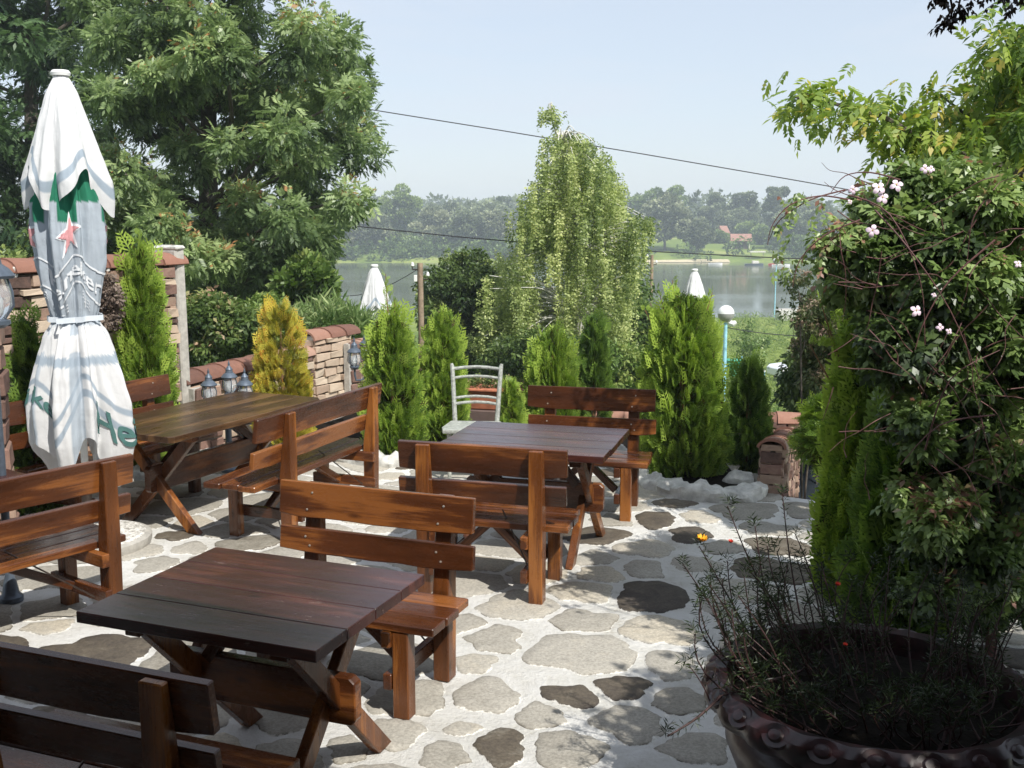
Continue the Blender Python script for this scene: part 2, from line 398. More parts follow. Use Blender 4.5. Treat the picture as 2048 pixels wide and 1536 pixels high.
def water():
    m, nt, b, N, L = mat_new('river_water')
    tc = N.new('ShaderNodeTexCoord').outputs['Object']
    b.inputs['Base Color'].default_value = (.10, .115, .075, 1); b.inputs['Roughness'].default_value = .12
    b.inputs['IOR'].default_value = 1.33
    n = noise(N, L, mapping(N, L, tc, (.35, 1.0, 1)), .9, 5, .6)
    n2 = noise(N, L, mapping(N, L, tc, (.02, .06, 1)), 1.0, 3, .6)
    r = ramp(N, [(.4, (.04,)*3), (.62, (.16,)*3)]); L.new(n2.outputs[0], r.inputs[0]); L.new(r.outputs[0], b.inputs['Roughness'])
    bump(N, L, n.outputs[0], b, .12, .12)
    return m
M['water'] = water()
def pot():
    m, nt, b, N, L = mat_new('glazed_oxblood_pot')
    tc = N.new('ShaderNodeTexCoord').outputs['Object']
    n = noise(N, L, tc, 11, 6, .65, .8)
    r = ramp(N, [(.35, (.006, .003, .004)), (.55, (.028, .007, .008)), (.7, (.034, .022, .027))]); L.new(n.outputs[0], r.inputs[0])
    L.new(r.outputs[0], b.inputs['Base Color']); b.inputs['Roughness'].default_value = .4; b.inputs['Coat Weight'].default_value = .15
    return m
M['pot'] = pot()

# ------------------------------------------------------------------ light and sky
SUN_EL = R(50); SH = Vector((-.588, .81))            # SH: direction in which shadows fall
w = bpy.data.worlds.new('World'); scene.world = w; w.use_nodes = True
N, L = w.node_tree.nodes, w.node_tree.links
bg = N['Background']; sky = N.new('ShaderNodeTexSky'); sky.sky_type = 'NISHITA'; sky.sun_disc = False
sky.sun_elevation = SUN_EL; sky.sun_rotation = math.atan2(-SH.x, -SH.y)
sky.air_density = 1.0; sky.dust_density = 1.0; sky.ozone_density = 1.5; sky.altitude = 80
tc = N.new('ShaderNodeTexCoord').outputs['Generated']
cn = noise(N, L, mapping(N, L, tc, (2.2, 2.2, 9)), 1.6, 6, .55, .3)
cr = ramp(N, [(.5, (.68, .68, .68)), (.75, (.9, .9, .9))]); L.new(cn.outputs[0], cr.inputs[0])
skyc = mix(N, L, cr.outputs[0], sky.outputs[0], (4.7, 5.1, 5.75))
L.new(skyc, bg.inputs['Color']); bg.inputs['Strength'].default_value = .13
sd = bpy.data.lights.new('sun', 'SUN'); sd.energy = 4.6; sd.angle = R(.5); sd.color = (1, .965, .90)
so = bpy.data.objects.new('sun', sd); COL.objects.link(so)
dv = Vector((SH.x*math.cos(SUN_EL), SH.y*math.cos(SUN_EL), -math.sin(SUN_EL)))
so.rotation_euler = dv.to_track_quat('-Z', 'Y').to_euler(); so.location = (6, -8, 14)
vs = scene.view_settings; vs.view_transform = 'Standard'; vs.look = 'None'; vs.exposure = .32; vs.gamma = 1

# ------------------------------------------------------------------ ground, water
PR = [(-60, -2.2), (8, -2.0), (21, -1.9), (32, -4.7), (60, -6.8), (100, -8.3), (121, -9.25), (126, -9.9), (140, -12.5), (260, -12.5),
      (276, -10.1), (279, -9.5), (286, -8.4), (304, -7.0), (340, -5.0), (420, -3.5), (600, 1), (3500, 4)]
def gz(x, y):
    z = np.interp(y, [p[0] for p in PR], [p[1] for p in PR])
    if 22 < y < 122: z += .25*math.sin(x*.21 + y*.13) + .12*math.sin(x*.7 - y*.31)
    return float(z)
ys = list(np.concatenate([np.array([-60, -20, 0, 8]), np.arange(10, 130, 2.0), np.array([140, 200, 260]), np.arange(266, 350, 4.0), np.array([380, 420, 520, 700])]))
xs = list(np.concatenate([np.array([-600, -300, -150]), np.arange(-100, 101, 4.0), np.array([150, 300, 600])]))
V = []; 
for y in ys:
    for x in xs:
        wob = 0 if y < 255 or y > 300 else 1.6*math.sin(x*.045) + 1.0*math.sin(x*.13)
        V.append((x, y + wob, gz(x, y)))
nx = len(xs); FQ = [(j*nx+i, j*nx+i+1, (j+1)*nx+i+1, (j+1)*nx+i) for j in range(len(ys)-1) for i in range(nx-1)]
tag(mesh_np('ground', V, FQ, M['grass'], smooth=True), kind='structure')
tag(MB().add([(-598, 105, -9.75), (598, 105, -9.75), (598, 300, -9.75), (-598, 300, -9.75)], [(0, 1, 2, 3)]).build('water', M['water']), kind='structure')
# sandy path in the meadow
V = []; FQ = []
for i, x in enumerate(np.linspace(4, 24, 21)):
    for y in (49.6 + .4*math.sin(x*.6), 53.0 + .4*math.sin(x*.45)):
        V.append((x, y, gz(x, y) + .12))
FQ = [(2*i, 2*i+2, 2*i+3, 2*i+1) for i in range(20)]
tag(mesh_np('path', V, FQ, M['sand']), kind='structure')
# pale eroded shore opposite
V = []
for i, x in enumerate(np.linspace(33, 56, 60)):
    a = 1.6*math.sin(x*.045) + 1.0*math.sin(x*.13)
    t = 1.2*abs(math.sin(x*.09))
    V.append((x, 277.2 + a, -9.68)); V.append((x, 279.0 + a + t, -9.3 + t*.15 + .05))
tag(mesh_np('shore', V, [(2*i, 2*i+2, 2*i+3, 2*i+1) for i in range(59)], M['sand']), kind='structure')

# ------------------------------------------------------------------ terrace with flagstones
poly = [(-9, -4), (7, -4), (7, 6.9), (2.9, 8.1), (2.02, 8.62), (2.0, 11.0), (-1.2, 11.9), (-1.75, 12.75), (-3.2, 10.1), (-9, 7.2 - 8*0)]
poly[-1] = (-9, -.2 + 1.0)
poly = [(-9, -4), (7, -4), (7, 6.9), (2.9, 8.1), (2.02, 8.62), (2.0, 11.0), (-1.2, 11.9), (-1.6, 12.9), (-4.3, 7.9), (-9, 3)]
tag(MB().prism([(p[0], p[1]) for p in poly], -2.4, 0, axis='z').build('terrace', M['mortar']), kind='structure')
def inpoly(x, y, P):
    c = False; j = len(P)-1
    for i in range(len(P)):
        if (P[i][1] > y) != (P[j][1] > y) and x < (P[j][0]-P[i][0])*(y-P[i][1])/(P[j][1]-P[i][1]) + P[i][0]: c = not c
        j = i
    return c
ST = [(1172,1308,112,35,.62),(1168,1243,68,20,.55),(988,1280,50,28,.55),(975,1395,55,34,.6),(1303,1195,66,30,.08),(1165,1185,70,21,.8),
 (1040,1212,72,26,.75),(1315,1262,78,24,.8),(1240,1376,58,20,.1),(1148,1393,55,20,.08),(1080,1432,46,24,.5),(1000,1492,48,32,.2),
 (1135,1500,62,38,.5),(1262,1450,62,34,.45),(1360,1405,52,26,.4),(1342,1330,52,26,.55),(1310,1040,35,17,.12),(1382,1072,38,16,.15),
 (1290,1098,60,13,.75),(1200,1150,46,17,.8),(1288,1140,36,19,.6),(1495,1022,62,15,.35),(1345,1007,38,9,.15),(1392,1130,45,15,.6),
 (495,1088,66,14,.25),(350,1072,30,9,.1),(300,1045,42,12,.5),(312,1129,42,13,.5),(380,1098,34,10,.6),(98,1254,48,12,.75),(180,1310,125,30,.15),
 (762,1093,55,12,.75),(786,1469,52,32,.6),(889,1513,50,26,.55),(928,1459,46,11,.75),(560,1430,62,32,.45),(950,1326,40,18,.7),(1392,1498,56,30,.45),
 (1436,1217,30,24,.5),(700,1500,40,26,.5),(860,1215,30,12,.6),(640,1060,50,12,.6),(1110,1100,40,14,.7),(1230,1040,40,12,.5),(1440,1330,30,20,.5),
 (1540,1060,50,13,.45),(1450,1095,40,13,.5)]
sites = []
for (cx, cy, rx, ry, c) in ST:
    p = G(cx, cy); a = G(cx-rx, cy); b = G(cx+rx, cy); u = G(cx, cy-ry); d = G(cx, cy+ry)
    sites.append([p.x, (u.y+d.y)/2, (b.x-a.x)/2, (u.y-d.y)/2, c, 1])
tries = 0
while tries < 9000:
    tries += 1
    x, y = random.uniform(-5.5, 3.2), random.uniform(2.2, 11.5)
    if not inpoly(x, y, poly): continue
    r = random.uniform(.12, .29)
    if all((x-s[0])**2/(s[2]+r*.95)**2 + (y-s[1])**2/(s[3]+r*.95)**2 > 1 for s in sites):
        sites.append([x, y, r*random.uniform(.95, 1.3), r*random.uniform(.8, 1.0), random.choice([.15, .4, .5, .55, .6, .7, .8, .65]), 0])
mb = MB(); NA = 44
for i, s in enumerate(sites):
    near = [q for q in sites if q is not s and abs(q[0]-s[0]) < 1.1 and abs(q[1]-s[1]) < 1.1]
    ph = [random.uniform(0, 6.3) for _ in range(5)]
    rad = []
    for k in range(NA):
        a = 2*PI*k/NA; ca, sa = math.cos(a), math.sin(a)
        e = 1/math.sqrt((ca/s[2])**2 + (sa/s[3])**2)
        e *= 1 + .10*math.sin(2*a+ph[0]) + .12*math.sin(3*a+ph[1]) + .08*math.sin(5*a+ph[2])
        e *= 1.45 if not s[5] else 1.2
        for q in near:
            dx, dy = q[0]-s[0], q[1]-s[1]; D = math.hypot(dx, dy)
            wgt = (s[2]+s[3])/(s[2]+s[3]+q[2]+q[3])
            cc = (dx*ca + dy*sa)/D
            if cc > .15: e = min(e, (D*wgt - .019)/cc)
        rad.append(max(e, .04)*(1 + .03*math.sin(9*a+ph[3]) + .02*math.sin(14*a+ph[4]) + random.uniform(-.05, .05)))
    rad = [(rad[k-1] + 4*rad[k] + rad[(k+1) % NA])/6 for k in range(NA)]
    vs_ = [(s[0], s[1], .009)]
    for sc, z in ((.66, .010), (.93, .008), (1.0, -.001)):
        for k in range(NA):
            a = 2*PI*k/NA; r = rad[k]*sc if sc != .93 else rad[k] - .012
            vs_.append((s[0] + r*math.cos(a), s[1] + r*math.sin(a), z + (random.uniform(-.0012, .0012) if sc < .9 else 0)))
    fs = [(0, 1+k, 1+(k+1) % NA) for k in range(NA)]
    for q in range(2):
        fs += [(1+q*NA+k, 1+(q+1)*NA+k, 1+(q+1)*NA+(k+1) % NA, 1+q*NA+(k+1) % NA) for k in range(NA)]
    rr_ = min(1, max(0, s[4] + random.uniform(-.06, .06))); mb.add(vs_, fs, None, rr_)
    for q in range(NA): mb.rn[-1-q] = max(0, rr_ - random.uniform(.25, .5))
pv = tag(mb.build('paving', M['flag'], smooth=True), kind='structure')
ea = pv.data.attributes.new('edge', 'FLOAT', 'POINT'); nst = len(pv.data.vertices)//(1 + 3*NA)
ea.data.foreach_set('value', np.array(([1.0] + [1.0]*NA + [.30]*NA + [0.0]*NA)*nst, dtype=np.float32))

# ------------------------------------------------------------------ furniture
def rpost_profile():
    return [(-.088, 0), (0, 0), (0, .46), (-.062, .915), (-.098, .915), (-.098, .46)]
def make_bench(Lb, label, group, posts=None, seatx=None):
    t = empty('wooden_bench', label=label, cat='bench', group=group)
    if posts is None: posts = (-(Lb/2-.17), Lb/2-.17)
    if seatx is None: seatx = (-Lb/2+.01, Lb/2-.01)
    for x in posts:
        MB().prism(rpost_profile(), x-.042, x+.042).build('rear_post', M['post'], t, .005)
        MB().box((x, .395, .205), (.08, .075, .41), grain=2).build('leg', M['post'], t, .005)
        so_ = .063 if x > 0 else -.063
        MB().box((x - so_*1.02, .17, .372), (.045, .56, .075), grain=1).box((x - so_*1.0, .16, .17), (.042, .56, .075), grain=1).build('side_rail', M['wood'], t, .004)
        MB().bar((x - so_*1.6, .2, .18), (x - so_*1.6 - (.30 if x > 0 else -.30)*(Lb/1.3), .2, .40), .05, .06, (0, 1, 0)).build('brace', M['wood'], t, .004)
        MB().tube([(x*.9, -.012, .14), (x*.25, .12, .50)], .0045, 6).build('tie_rod', M['steel'], t)
    for j in range(3):
        y0 = .018 + j*.143; jl = random.uniform(-.012, .012)
        MB().box(((seatx[0]+seatx[1])/2 + jl, y0 + .0665, .431), (seatx[1]-seatx[0], .133, .04)).build('seat_plank', M['wood'], t, .005)
    th = math.atan2(.062, .455)
    rot = Matrix.Rotation(th, 3, 'X')
    for z0, hh, dx in ((.635, .125, -.006), (.835, .178, .004)):
        yc = -.062*(z0-.46)/.455 + .0185
        n = 9; vs_ = []
        # plank with a slightly wavy, rounded lower edge
        pw = [random.uniform(-.004, .004) for _ in range(n)]
        up = [(-Lb/2 + Lb*i/(n-1), hh/2) for i in range(n)]; lo = [(Lb/2 - Lb*i/(n-1), -hh/2 + pw[i] + (.012 if i in (0, n-1) else 0)) for i in range(n)]
        ring = up + lo; m_ = len(ring)
        for sy in (-.0175, .0175):
            vs_ += [rot @ Vector((p[0]+dx, sy, p[1])) + Vector((0, yc, z0)) for p in ring]
        gcs = [(p[0], p[1], s_) for s_ in (0, .035) for p in ring]
        fs = [tuple(range(m_)), tuple(range(m_, 2*m_))[::-1]] + [(i, m_+i, m_+(i+1) % m_, (i+1) % m_) for i in range(m_)]
        bp = MB().add(vs_, fs, gcs).build('back_plank', M['wood'], t, .004)
    for x in posts:
        for z0, q in ((.612, -.012), (.655, .014), (.79, .012), (.875, -.014)):
            yc = -.062*(z0-.46)/.455
            sc = MB().lathe([(.0058, -.002), (.0058, .002), (.003, .003)], (0, 0, 0), 8)
            sc.v = [(x+q+v[0], yc + .0375 + v[2], z0+v[1]) for v in sc.v]; sc.build('screw', M['screw'], t)
    return t
def make_table(Lt, Wt, label, group, inset=.2, top='top', clip=False, chips=None):
    t = empty('wooden_table', label=label, cat='table', group=group)
    npk = 4; pwid = Wt/npk; mb = MB()
    if clip:
        c = .13
        mb = MB()
        for j in range(npk):
            y0 = -Wt/2 + j*pwid; y1 = y0 + pwid - .003
            x0a = -Lt/2 + (c if j == npk-1 else 0); x1a = Lt/2
            x0b = -Lt/2; 
            if j == npk-1: pl = [(-Lt/2, y0), (Lt/2, y0), (Lt/2, y1-.04), (Lt/2-.06, y1), (-Lt/2+.17, y1), (-Lt/2, y0+.03)]
            elif j == 0: pl = [(-Lt/2+.03, y0), (Lt/2-.05, y0), (Lt/2, y0+.05), (Lt/2, y1), (-Lt/2, y1), (-Lt/2, y0+.03)]
            else: pl = [(-Lt/2, y0), (Lt/2, y0), (Lt/2, y1), (-Lt/2, y1)]
            mb.prism(pl, .715, .76, axis='z', grain=0)
    else:
        for j in range(npk):
            y0 = -Wt/2 + j*pwid
            mb.box((random.uniform(-.004, .004), y0 + pwid/2, .7375), (Lt, pwid - .0025, .045))
    mb.build('tabletop', M[top], t, .003)
    yf = Wt/2 - .09
    for sx in (-1, 1):
        x = sx*(Lt/2 - inset)
        for k, s in enumerate((1, -1)):
            pl = [(-s*yf-.055, 0), (-s*yf+.055, 0), (s*yf*.92+.055, .70), (s*yf*.92-.055, .70)]
            if s < 0: pl = pl
            x0 = x - .05 + k*.052
            MB().prism(pl, x0, x0+.048).build('crossed_leg', M['post'], t, .004)
        MB().box((x, 0, .688), (.07, Wt-.14, .05), grain=1).build('top_batten', M['wood'], t, .004)
        MB().bar((x - sx*.07, 0, .45), (x - sx*.34*(Lt/1.4), 0, .70), .055, .06, (0, 1, 0)).build('brace', M['wood'], t, .003)
    hl = Lt/2 - inset + .115
    ring = [(-hl, .30), (-hl+.02, .275), (hl-.02, .275), (hl, .30), (hl, .45), (hl-.025, .472), (-hl+.025, .472), (-hl, .45)]
    MB().prism(ring, -.027, .027, axis='y', grain=0).build('stretcher', M['wood'], t, .005)
    return t
def place(o, x, y, deg):
    o.location = (x, y, 0.004); o.rotation_euler = (0, 0, R(deg)); return o
GT = 'heavy wooden picnic tables on the terrace'; GB = 'high backed wooden benches on the terrace'
place(make_table(1.05, .87, 'purple brown square picnic table in the foreground, its near corner in shade', GT), -1.009, 4.137, -21.2)
place(make_table(1.13, .93, 'small dark picnic table in front of the white chair', GT), .153, 7.17, -16)
place(make_table(1.78, .86, 'long olive brown picnic table with a cut corner beside the parasol', GT, .32, 'olive', True), -2.318, 8.15, 65.2)
cT = Vector((-2.67, 6.02)) + Vector((-.8, .6))*.43 + Vector((-.6, -.8))*.8
place(make_table(1.6, .86, 'picnic table at the left edge with only its brown corner in view', GT, .3), cT.x, cT.y, 53.1)
place(make_bench(1.06, 'nearest bench in deep shade at the bottom left', GB), -1.346, 3.162, -21)
place(make_bench(1.06, 'honey brown bench facing the camera behind the foreground table', GB), -.682, 5.114, 159)
place(make_bench(1.03, 'short bench with chipped top board on the near side of the small dark table', GB), -.173, 6.208, -16)
place(make_bench(1.0, 'short orange bench facing the camera in front of the big round thuja', GB), .61, 8.25, 167)
place(make_bench(1.72, 'long bench seen from behind, between the long olive table and the bushy thuja', GB, (-.50, .68), (-.80, .86)), -1.405, 7.755, 68.8)
place(make_bench(1.62, 'long bench against the wall, half hidden behind the closed parasol', GB, (-.6, .55)), -3.22, 8.27, 243.8)
b7 = Vector((-2.12, 5.92)) + Vector((-.6, -.8))*.85 + Vector((-.8, .6))*.06
place(make_bench(1.7, 'bench at the left edge with a tall post, backing onto the foreground table', GB), b7.x, b7.y, 53.1)
# white splashes on the bench top boards are in the wood material

# white chair
ch = empty('garden_chair', label='old silver white ladder back chair at the far side of the small dark table', cat='chair')
ch.location = (-.33, 9.15, .004); ch.rotation_euler = (0, 0, R(176))
for s in (-1, 1):
    MB().tube([(s*.19, -.19, 0), (s*.185, -.19, .45), (s*.20, -.235, .70), (s*.215, -.265, .93), (s*.222, -.27, .955)], [.018, .021, .02, .019, .013], 8).build('back_post', M['chair'], ch, smooth=True)
    MB().tube([(s*.19, .18, 0), (s*.19, .18, .44)], [.016, .02], 8).build('leg', M['chair'], ch, smooth=True)
for z, bw in ((.915, .014), (.835, .012), (.66, .012), (.61, .013)):
    yy = -.19 - (z-.45)*.165
    MB().tube([(-.20*(1 if z < .7 else 1.04), yy, z-.006), (-.1, yy-.018, z+.006), (0, yy-.024, z+.01), (.1, yy-.018, z+.006), (.20*(1 if z < .7 else 1.04), yy, z-.006)], bw, 8).build('back_rail', M['chair'], ch, smooth=True)
MB().prism([(-.22, -.18), (.22, -.18), (.26, .12), (.24, .23), (-.24, .23), (-.26, .12)], .425, .462, axis='z').build('seat', M['chair'], ch, .01, segs=2)
MB().bar((-.19, .18, .2), (.19, .18, .2), .02, .02).bar((-.19, -.19, .25), (.19, -.19, .25), .02, .02).bar((-.19, -.19, .17), (-.19, .18, .17), .02, .02).bar((.19, -.19, .17), (.19, .18, .17), .02, .02).build('stretcher', M['chair'], ch)

# ------------------------------------------------------------------ closed parasols
def smooth(pts, k=4):
    out = []; n = len(pts)
    for i in range(n-1):
        p0, p1, p2, p3 = pts[max(0, i-1)], pts[i], pts[i+1], pts[min(n-1, i+2)]
        for q in range(k):
            t = q/k; out.append(.5*((2*p1) + (p2-p0)*t + (2*p0-5*p1+4*p2-p3)*t*t + (3*p1-p0-3*p2+p3)*t**3))
    out.append(pts[-1]); return out
def parasol_surfaces(seed):
    rs = random.Random(seed); ph = [rs.uniform(0, 6.3) for _ in range(6)]
    def fold(a, k1, k2, p):
        return .5*math.cos(k1*a + ph[p]) + .28*math.cos(k2*a + ph[p+1]) + .12*math.cos((k1+k2)*a + ph[p+2])
    ctl = [(0, .035), (.04, .055), (.12, .095), (.3, .15), (.55, .215), (.8, .275), (1, .31)]
    def cap(u, t):         # t 0..1 down the flap
        a = u*2*PI
        hem = .30*(.5 + .5*math.cos(4*a + .9)) + .05*math.cos(7*a + ph[2])
        L_ = .62 + hem*.85
        s = t*L_
        r = np.interp(s/.95, [c[0] for c in ctl], [c[1] for c in ctl])
        am = .05 + .55*min(1, (s/.8))**1.5
        r = r*(1 + .55*am*fold(a, 6, 11, 0)) - max(0, s-.68)*.32
        r += .010*mnoise.noise(Vector((math.cos(a)*6, math.sin(a)*6, s*2.2)))*min(1, s*3) + .005*mnoise.noise(Vector((math.cos(a)*16, math.sin(a)*16, s*9)))
        return (r*math.cos(a), r*math.sin(a), 3.14 - s)
    zc = [0.40, .55, .75, 1.0, 1.25, 1.45, 1.56, 1.68, 1.9, 2.1, 2.3, 2.5, 2.7]
    rc = [.17, .22, .27, .275, .235, .185, .135, .155, .185, .20, .195, .17, .10]
    def body(u, t):
        a = u*2*PI
        hemz = .80 - .36*(.5 + .5*math.cos(4*a + 1.7)) + .025*math.cos(7*a + ph[3])
        z = 2.7 + (hemz - 2.7)*t
        r = float(np.interp(z, zc, rc))
        am = float(np.interp(z, [.4, 1.2, 1.5, 1.56, 1.62, 1.9, 2.7], [.62, .42, .25, .12, .25, .40, .30]))
        r = r*(1 + am*(fold(a, 5, 9, 2)*.8 + .35*(abs(math.sin(4.5*a + ph[4]))**.6 - .6)) + (.16 if z < 1.5 or z > 1.75 else .05)*math.cos(17*a + ph[0])*.3)
        r += .020*mnoise.noise(Vector((math.cos(a)*7, math.sin(a)*7, z*2.5))) + .008*mnoise.noise(Vector((math.cos(a)*18, math.sin(a)*18, z*9)))
        return (r*math.cos(a), r*math.sin(a), z)
    return cap, body
def grid(fn, nu, nt, colfn):
    V = []; C = []
    for j in range(nt+1):
        for i in range(nu):
            u, t = i/nu, j/nt; p = fn(u, t); V.append(p); C.append(colfn(u, t, p))
    F_ = [(j*nu+i, (j+1)*nu+i, (j+1)*nu+(i+1) % nu, j*nu+(i+1) % nu) for j in range(nt) for i in range(nu)]
    return V, F_, C
WH = (.80, .80, .80); BG = (.50, .56, .62); BL = (.40, .47, .54); GR = (.035, .22, .13)
def wrap(fn, pts, faces, u0, t0, su, st, off=.006):
    V = []
    for (x, y) in pts:
        u, t = (u0 + x*su) % 1.0, t0 - y*st
        p = Vector(fn(u, t)); e = 1e-3
        d1 = Vector(fn((u+e) % 1, t)) - p; d2 = Vector(fn(u, t+e)) - p
        n = d2.cross(d1); n = n.normalized() if n.length > 0 else Vector((0, 0, 0))
        if n.x*p.x + n.y*p.y < 0: n = -n
        V.append(p + n*off)
    return V, faces
def text_mesh(s, bold=False):
    cu = bpy.data.curves.new('t', 'FONT'); cu.body = s; cu.align_x = 'CENTER'; cu.align_y = 'CENTER'; cu.size = 1; cu.offset = .02 if bold else 0
    cu.resolution_u = 4
    o = bpy.data.objects.new('t', cu); COL.objects.link(o)
    dg = bpy.context.evaluated_depsgraph_get(); me = bpy.data.meshes.new_from_object(o.evaluated_get(dg))
    bm = bmesh.new(); bm.from_mesh(me); bmesh.ops.triangulate(bm, faces=bm.faces)
    for _ in range(2):
        es = [e for e in bm.edges if e.calc_length() > .06]
        if es: bmesh.ops.subdivide_edges(bm, edges=es, cuts=2); bmesh.ops.triangulate(bm, faces=bm.faces)
    vs_ = [(v.co.x, v.co.y) for v in bm.verts]; fs = [tuple(v.index for v in f.verts) for f in bm.faces]
    bm.free(); bpy.data.objects.remove(o); bpy.data.curves.remove(cu); bpy.data.meshes.remove(me)
    return vs_, fs
def shape_mesh(poly_, n=2):
    bm = bmesh.new(); bm.faces.new([bm.verts.new((p[0], p[1], 0)) for p in poly_])
    bmesh.ops.triangulate(bm, faces=bm.faces)
    for _ in range(n):
        es = [e for e in bm.edges if e.calc_length() > .12]
        if es: bmesh.ops.subdivide_edges(bm, edges=es, cuts=1); bmesh.ops.triangulate(bm, faces=bm.faces)
    bm.verts.ensure_lookup_table(); bm.verts.index_update()
    vs_ = [(v.co.x, v.co.y) for v in bm.verts]; fs = [tuple(v.index for v in f.verts) for f in bm.faces]; bm.free()
    return vs_, fs
def make_parasol(seed, loc, rz, label, base=True, prints=True, sc=1.0, short=False):
    t = empty('closed_parasol', loc, rz, label, 'parasol', 'closed white parasols'); t.scale = (sc,)*3
    cap, body = parasol_surfaces(seed)
    def ccol(u, tt, p):
        a = u*2*PI
        d = (1-tt)*.8
        return BL if .10 < d < .165 else WH
    def bcol(u, tt, p):
        z = p[2]; a = u*2*PI
        if not prints: return WH
        k = math.cos(5*a + 1.0)
        if z > 2.33: return GR
        if z > 2.2 and k > .2: return GR
        if z > 1.53: return BG  # grey-blue print, with the shade of the furled cloth put into the tone
        d = (1-tt)
        if 1.36 < z < 1.47 : return WH
        if 1.27 < z < 1.33: return BL
        if .14 < d < .17 or .2 < d < .225: return BL
        if k > .75 : return BG
        return WH
    V, F_, C = grid(body, 216, 150, bcol); can = mesh_np('canopy', V, F_, M['fabric'], t, smooth=True, col=np.array(C))
    V, F_, C = grid(cap, 216, 60, ccol); mesh_np('vent_flap', V, F_, M['fabric'], t, smooth=True, col=np.array(C))
    MB().lathe([(.0, 3.17), (.05, 3.165), (.062, 3.15), (.058, 3.13)][::-1], n=20).build('top_cap', M['white'], t, smooth=True)
    MB().tube([(0, 0, .02), (0, 0, 3.1)], .024, 14).build('pole', M['white'], t, smooth=True)
    # belt
    ring = []
    for i in range(49):
        u = i/48; p = Vector(body(u % 1, (2.7-1.57)/(2.7-.6))); q = Vector((p.x, p.y, 0)); q = q.normalized()*(max(q.length, .13)+.012)
        ring.append((q.x, q.y, 1.575 + .008*math.sin(7*u)))
    vs_ = [(p[0], p[1], p[2]-.018) for p in ring] + [(p[0], p[1], p[2]+.018) for p in ring]; n = len(ring)
    MB().add(vs_, [(i, i+1, n+i+1, n+i) for i in range(n-1)]).build('belt', M['fabric2'], t, smooth=True)
    if prints:
        # white lettering, lines, star and hop sprigs on the grey body; dark lettering on the skirt
        fz = lambda z: (2.7 - z)/(2.7-.54)
        def put(name, mats, shape, u0, z0, su, sz_):
            vv, ff = wrap(body, shape[0], shape[1], u0, fz(z0), su, sz_/(2.7-.54))
            return MB().add(vv, ff).build(name, M[mats], can)
        fu = ((-90 - math.degrees(rz) + 20) % 360)/360.0       # side that faces the terrace
        star = []; 
        for k in range(10):
            r = 1 if k % 2 == 0 else .42; a = PI/2 + 2*PI*k/10; star.append((r*math.cos(a), r*math.sin(a)))
        for du in (-.27, 0.0, .24, .5):
            vv, ff = wrap(body, *shape_mesh(star, 3), fu+du, fz(2.07), .062, .155/(2.16), .004); MB().add(vv, ff).build('star_print', M['printwhite'], can)
            vv, ff = wrap(body, *shape_mesh(star, 3), fu+du, fz(2.065), .047, .12/(2.16), .008); MB().add(vv, ff).build('star_print', M['printred'], can)
        for z0 in (1.895, 1.70):
            w_ = [(x, y) for x in np.linspace(-1, 1, 97) for y in (-.5, .5)]
            put('print_line', 'printwhite', (w_, [(2*i, 2*i+2, 2*i+3, 2*i+1) for i in range(96)]), fu, z0, .499, .014)
        tx = text_mesh('Heineken', True)
        for du in (.0, .5): put('lettering', 'printwhite', tx, fu+du, 1.795, .085, .15)
        for du in (-.2, -.06, .08, .22, .42):
            sprig = MB()
            pts = []; fs = []
            def stroke(a, b, w_=.05):
                ax, ay = a; bx, by = b; L_ = math.hypot(bx-ax, by-ay); nxx, nyy = -(by-ay)/L_*w_, (bx-ax)/L_*w_
                n0 = len(pts)
                for q in range(5):
                    f = q/4; x_, y_ = ax+(bx-ax)*f, ay+(by-ay)*f
                    pts.append((x_+nxx, y_+nyy)); pts.append((x_-nxx, y_-nyy))
                for q in range(4): fs.append((n0+2*q, n0+2*q+2, n0+2*q+3, n0+2*q+1))
            stroke((0, -1), (0, .9)); 
            for yy in (-.5, 0, .45): stroke((0, yy), (-.6, yy+.4)); stroke((0, yy), (.6, yy+.4)); stroke((-.6, yy+.4), (-.75, yy+.1)); stroke((.6, yy+.4), (.75, yy+.1))
            put('hop_print', 'printwhite', (pts, fs), fu+du, 1.64-.02, .035, .045)
        tx = text_mesh('Heineken', True)
        vv, ff = wrap(body, [(x*math.cos(.3)-y*math.sin(.3), x*math.sin(.3)+y*math.cos(.3)) for x, y in tx[0]], tx[1], fu+.215, fz(.93), .078, .25/2.16, .010)
        MB().add(vv, ff).build('lettering', M['printgreen'], can)
        vv, ff = wrap(body, tx[0], tx[1], fu-.22, fz(.90), .055, .17/2.16, .006)
        MB().add(vv, ff).build('lettering', M['printgreen'], can)
    if base:
        MB().lathe([(.40, 0), (.41, .03), (.41, .065), (.375, .075)], n=40).build('base_tray', M['concrete'], t, smooth=True)
        MB().lathe([(.374, .06), (.37, .078), (.2, .10), (.03, .105)], n=40).build('gravel_fill', M['gravel'], t, smooth=True)
        MB().tube([(0, 0, .08), (0, 0, .42)], .034, 14).build('sleeve', M['steel'], t, smooth=True)
    return t
def fabric2():
    return simple('canvas_belt', (.62, .67, .72), .85, nscale=20, namp=.08)
M['fabric2'] = fabric2()
pu = G(180, 1092)
make_parasol(3, (pu.x, pu.y, .004), R(12), 'tall closed white parasol with green lettering, tied at the waist, in a gravel filled base')
make_parasol(8, (PD(750, 600, 17).x, 17, -1.68), R(60), 'closed plain white parasol behind the two thujas left of the power pole', base=False, prints=False)
make_parasol(5, (PD(1388, 600, 20.5).x, 20.5, -1.92), R(100), 'closed white parasol seen through the tip of the big round thuja', base=False, prints=False, sc=1.0)

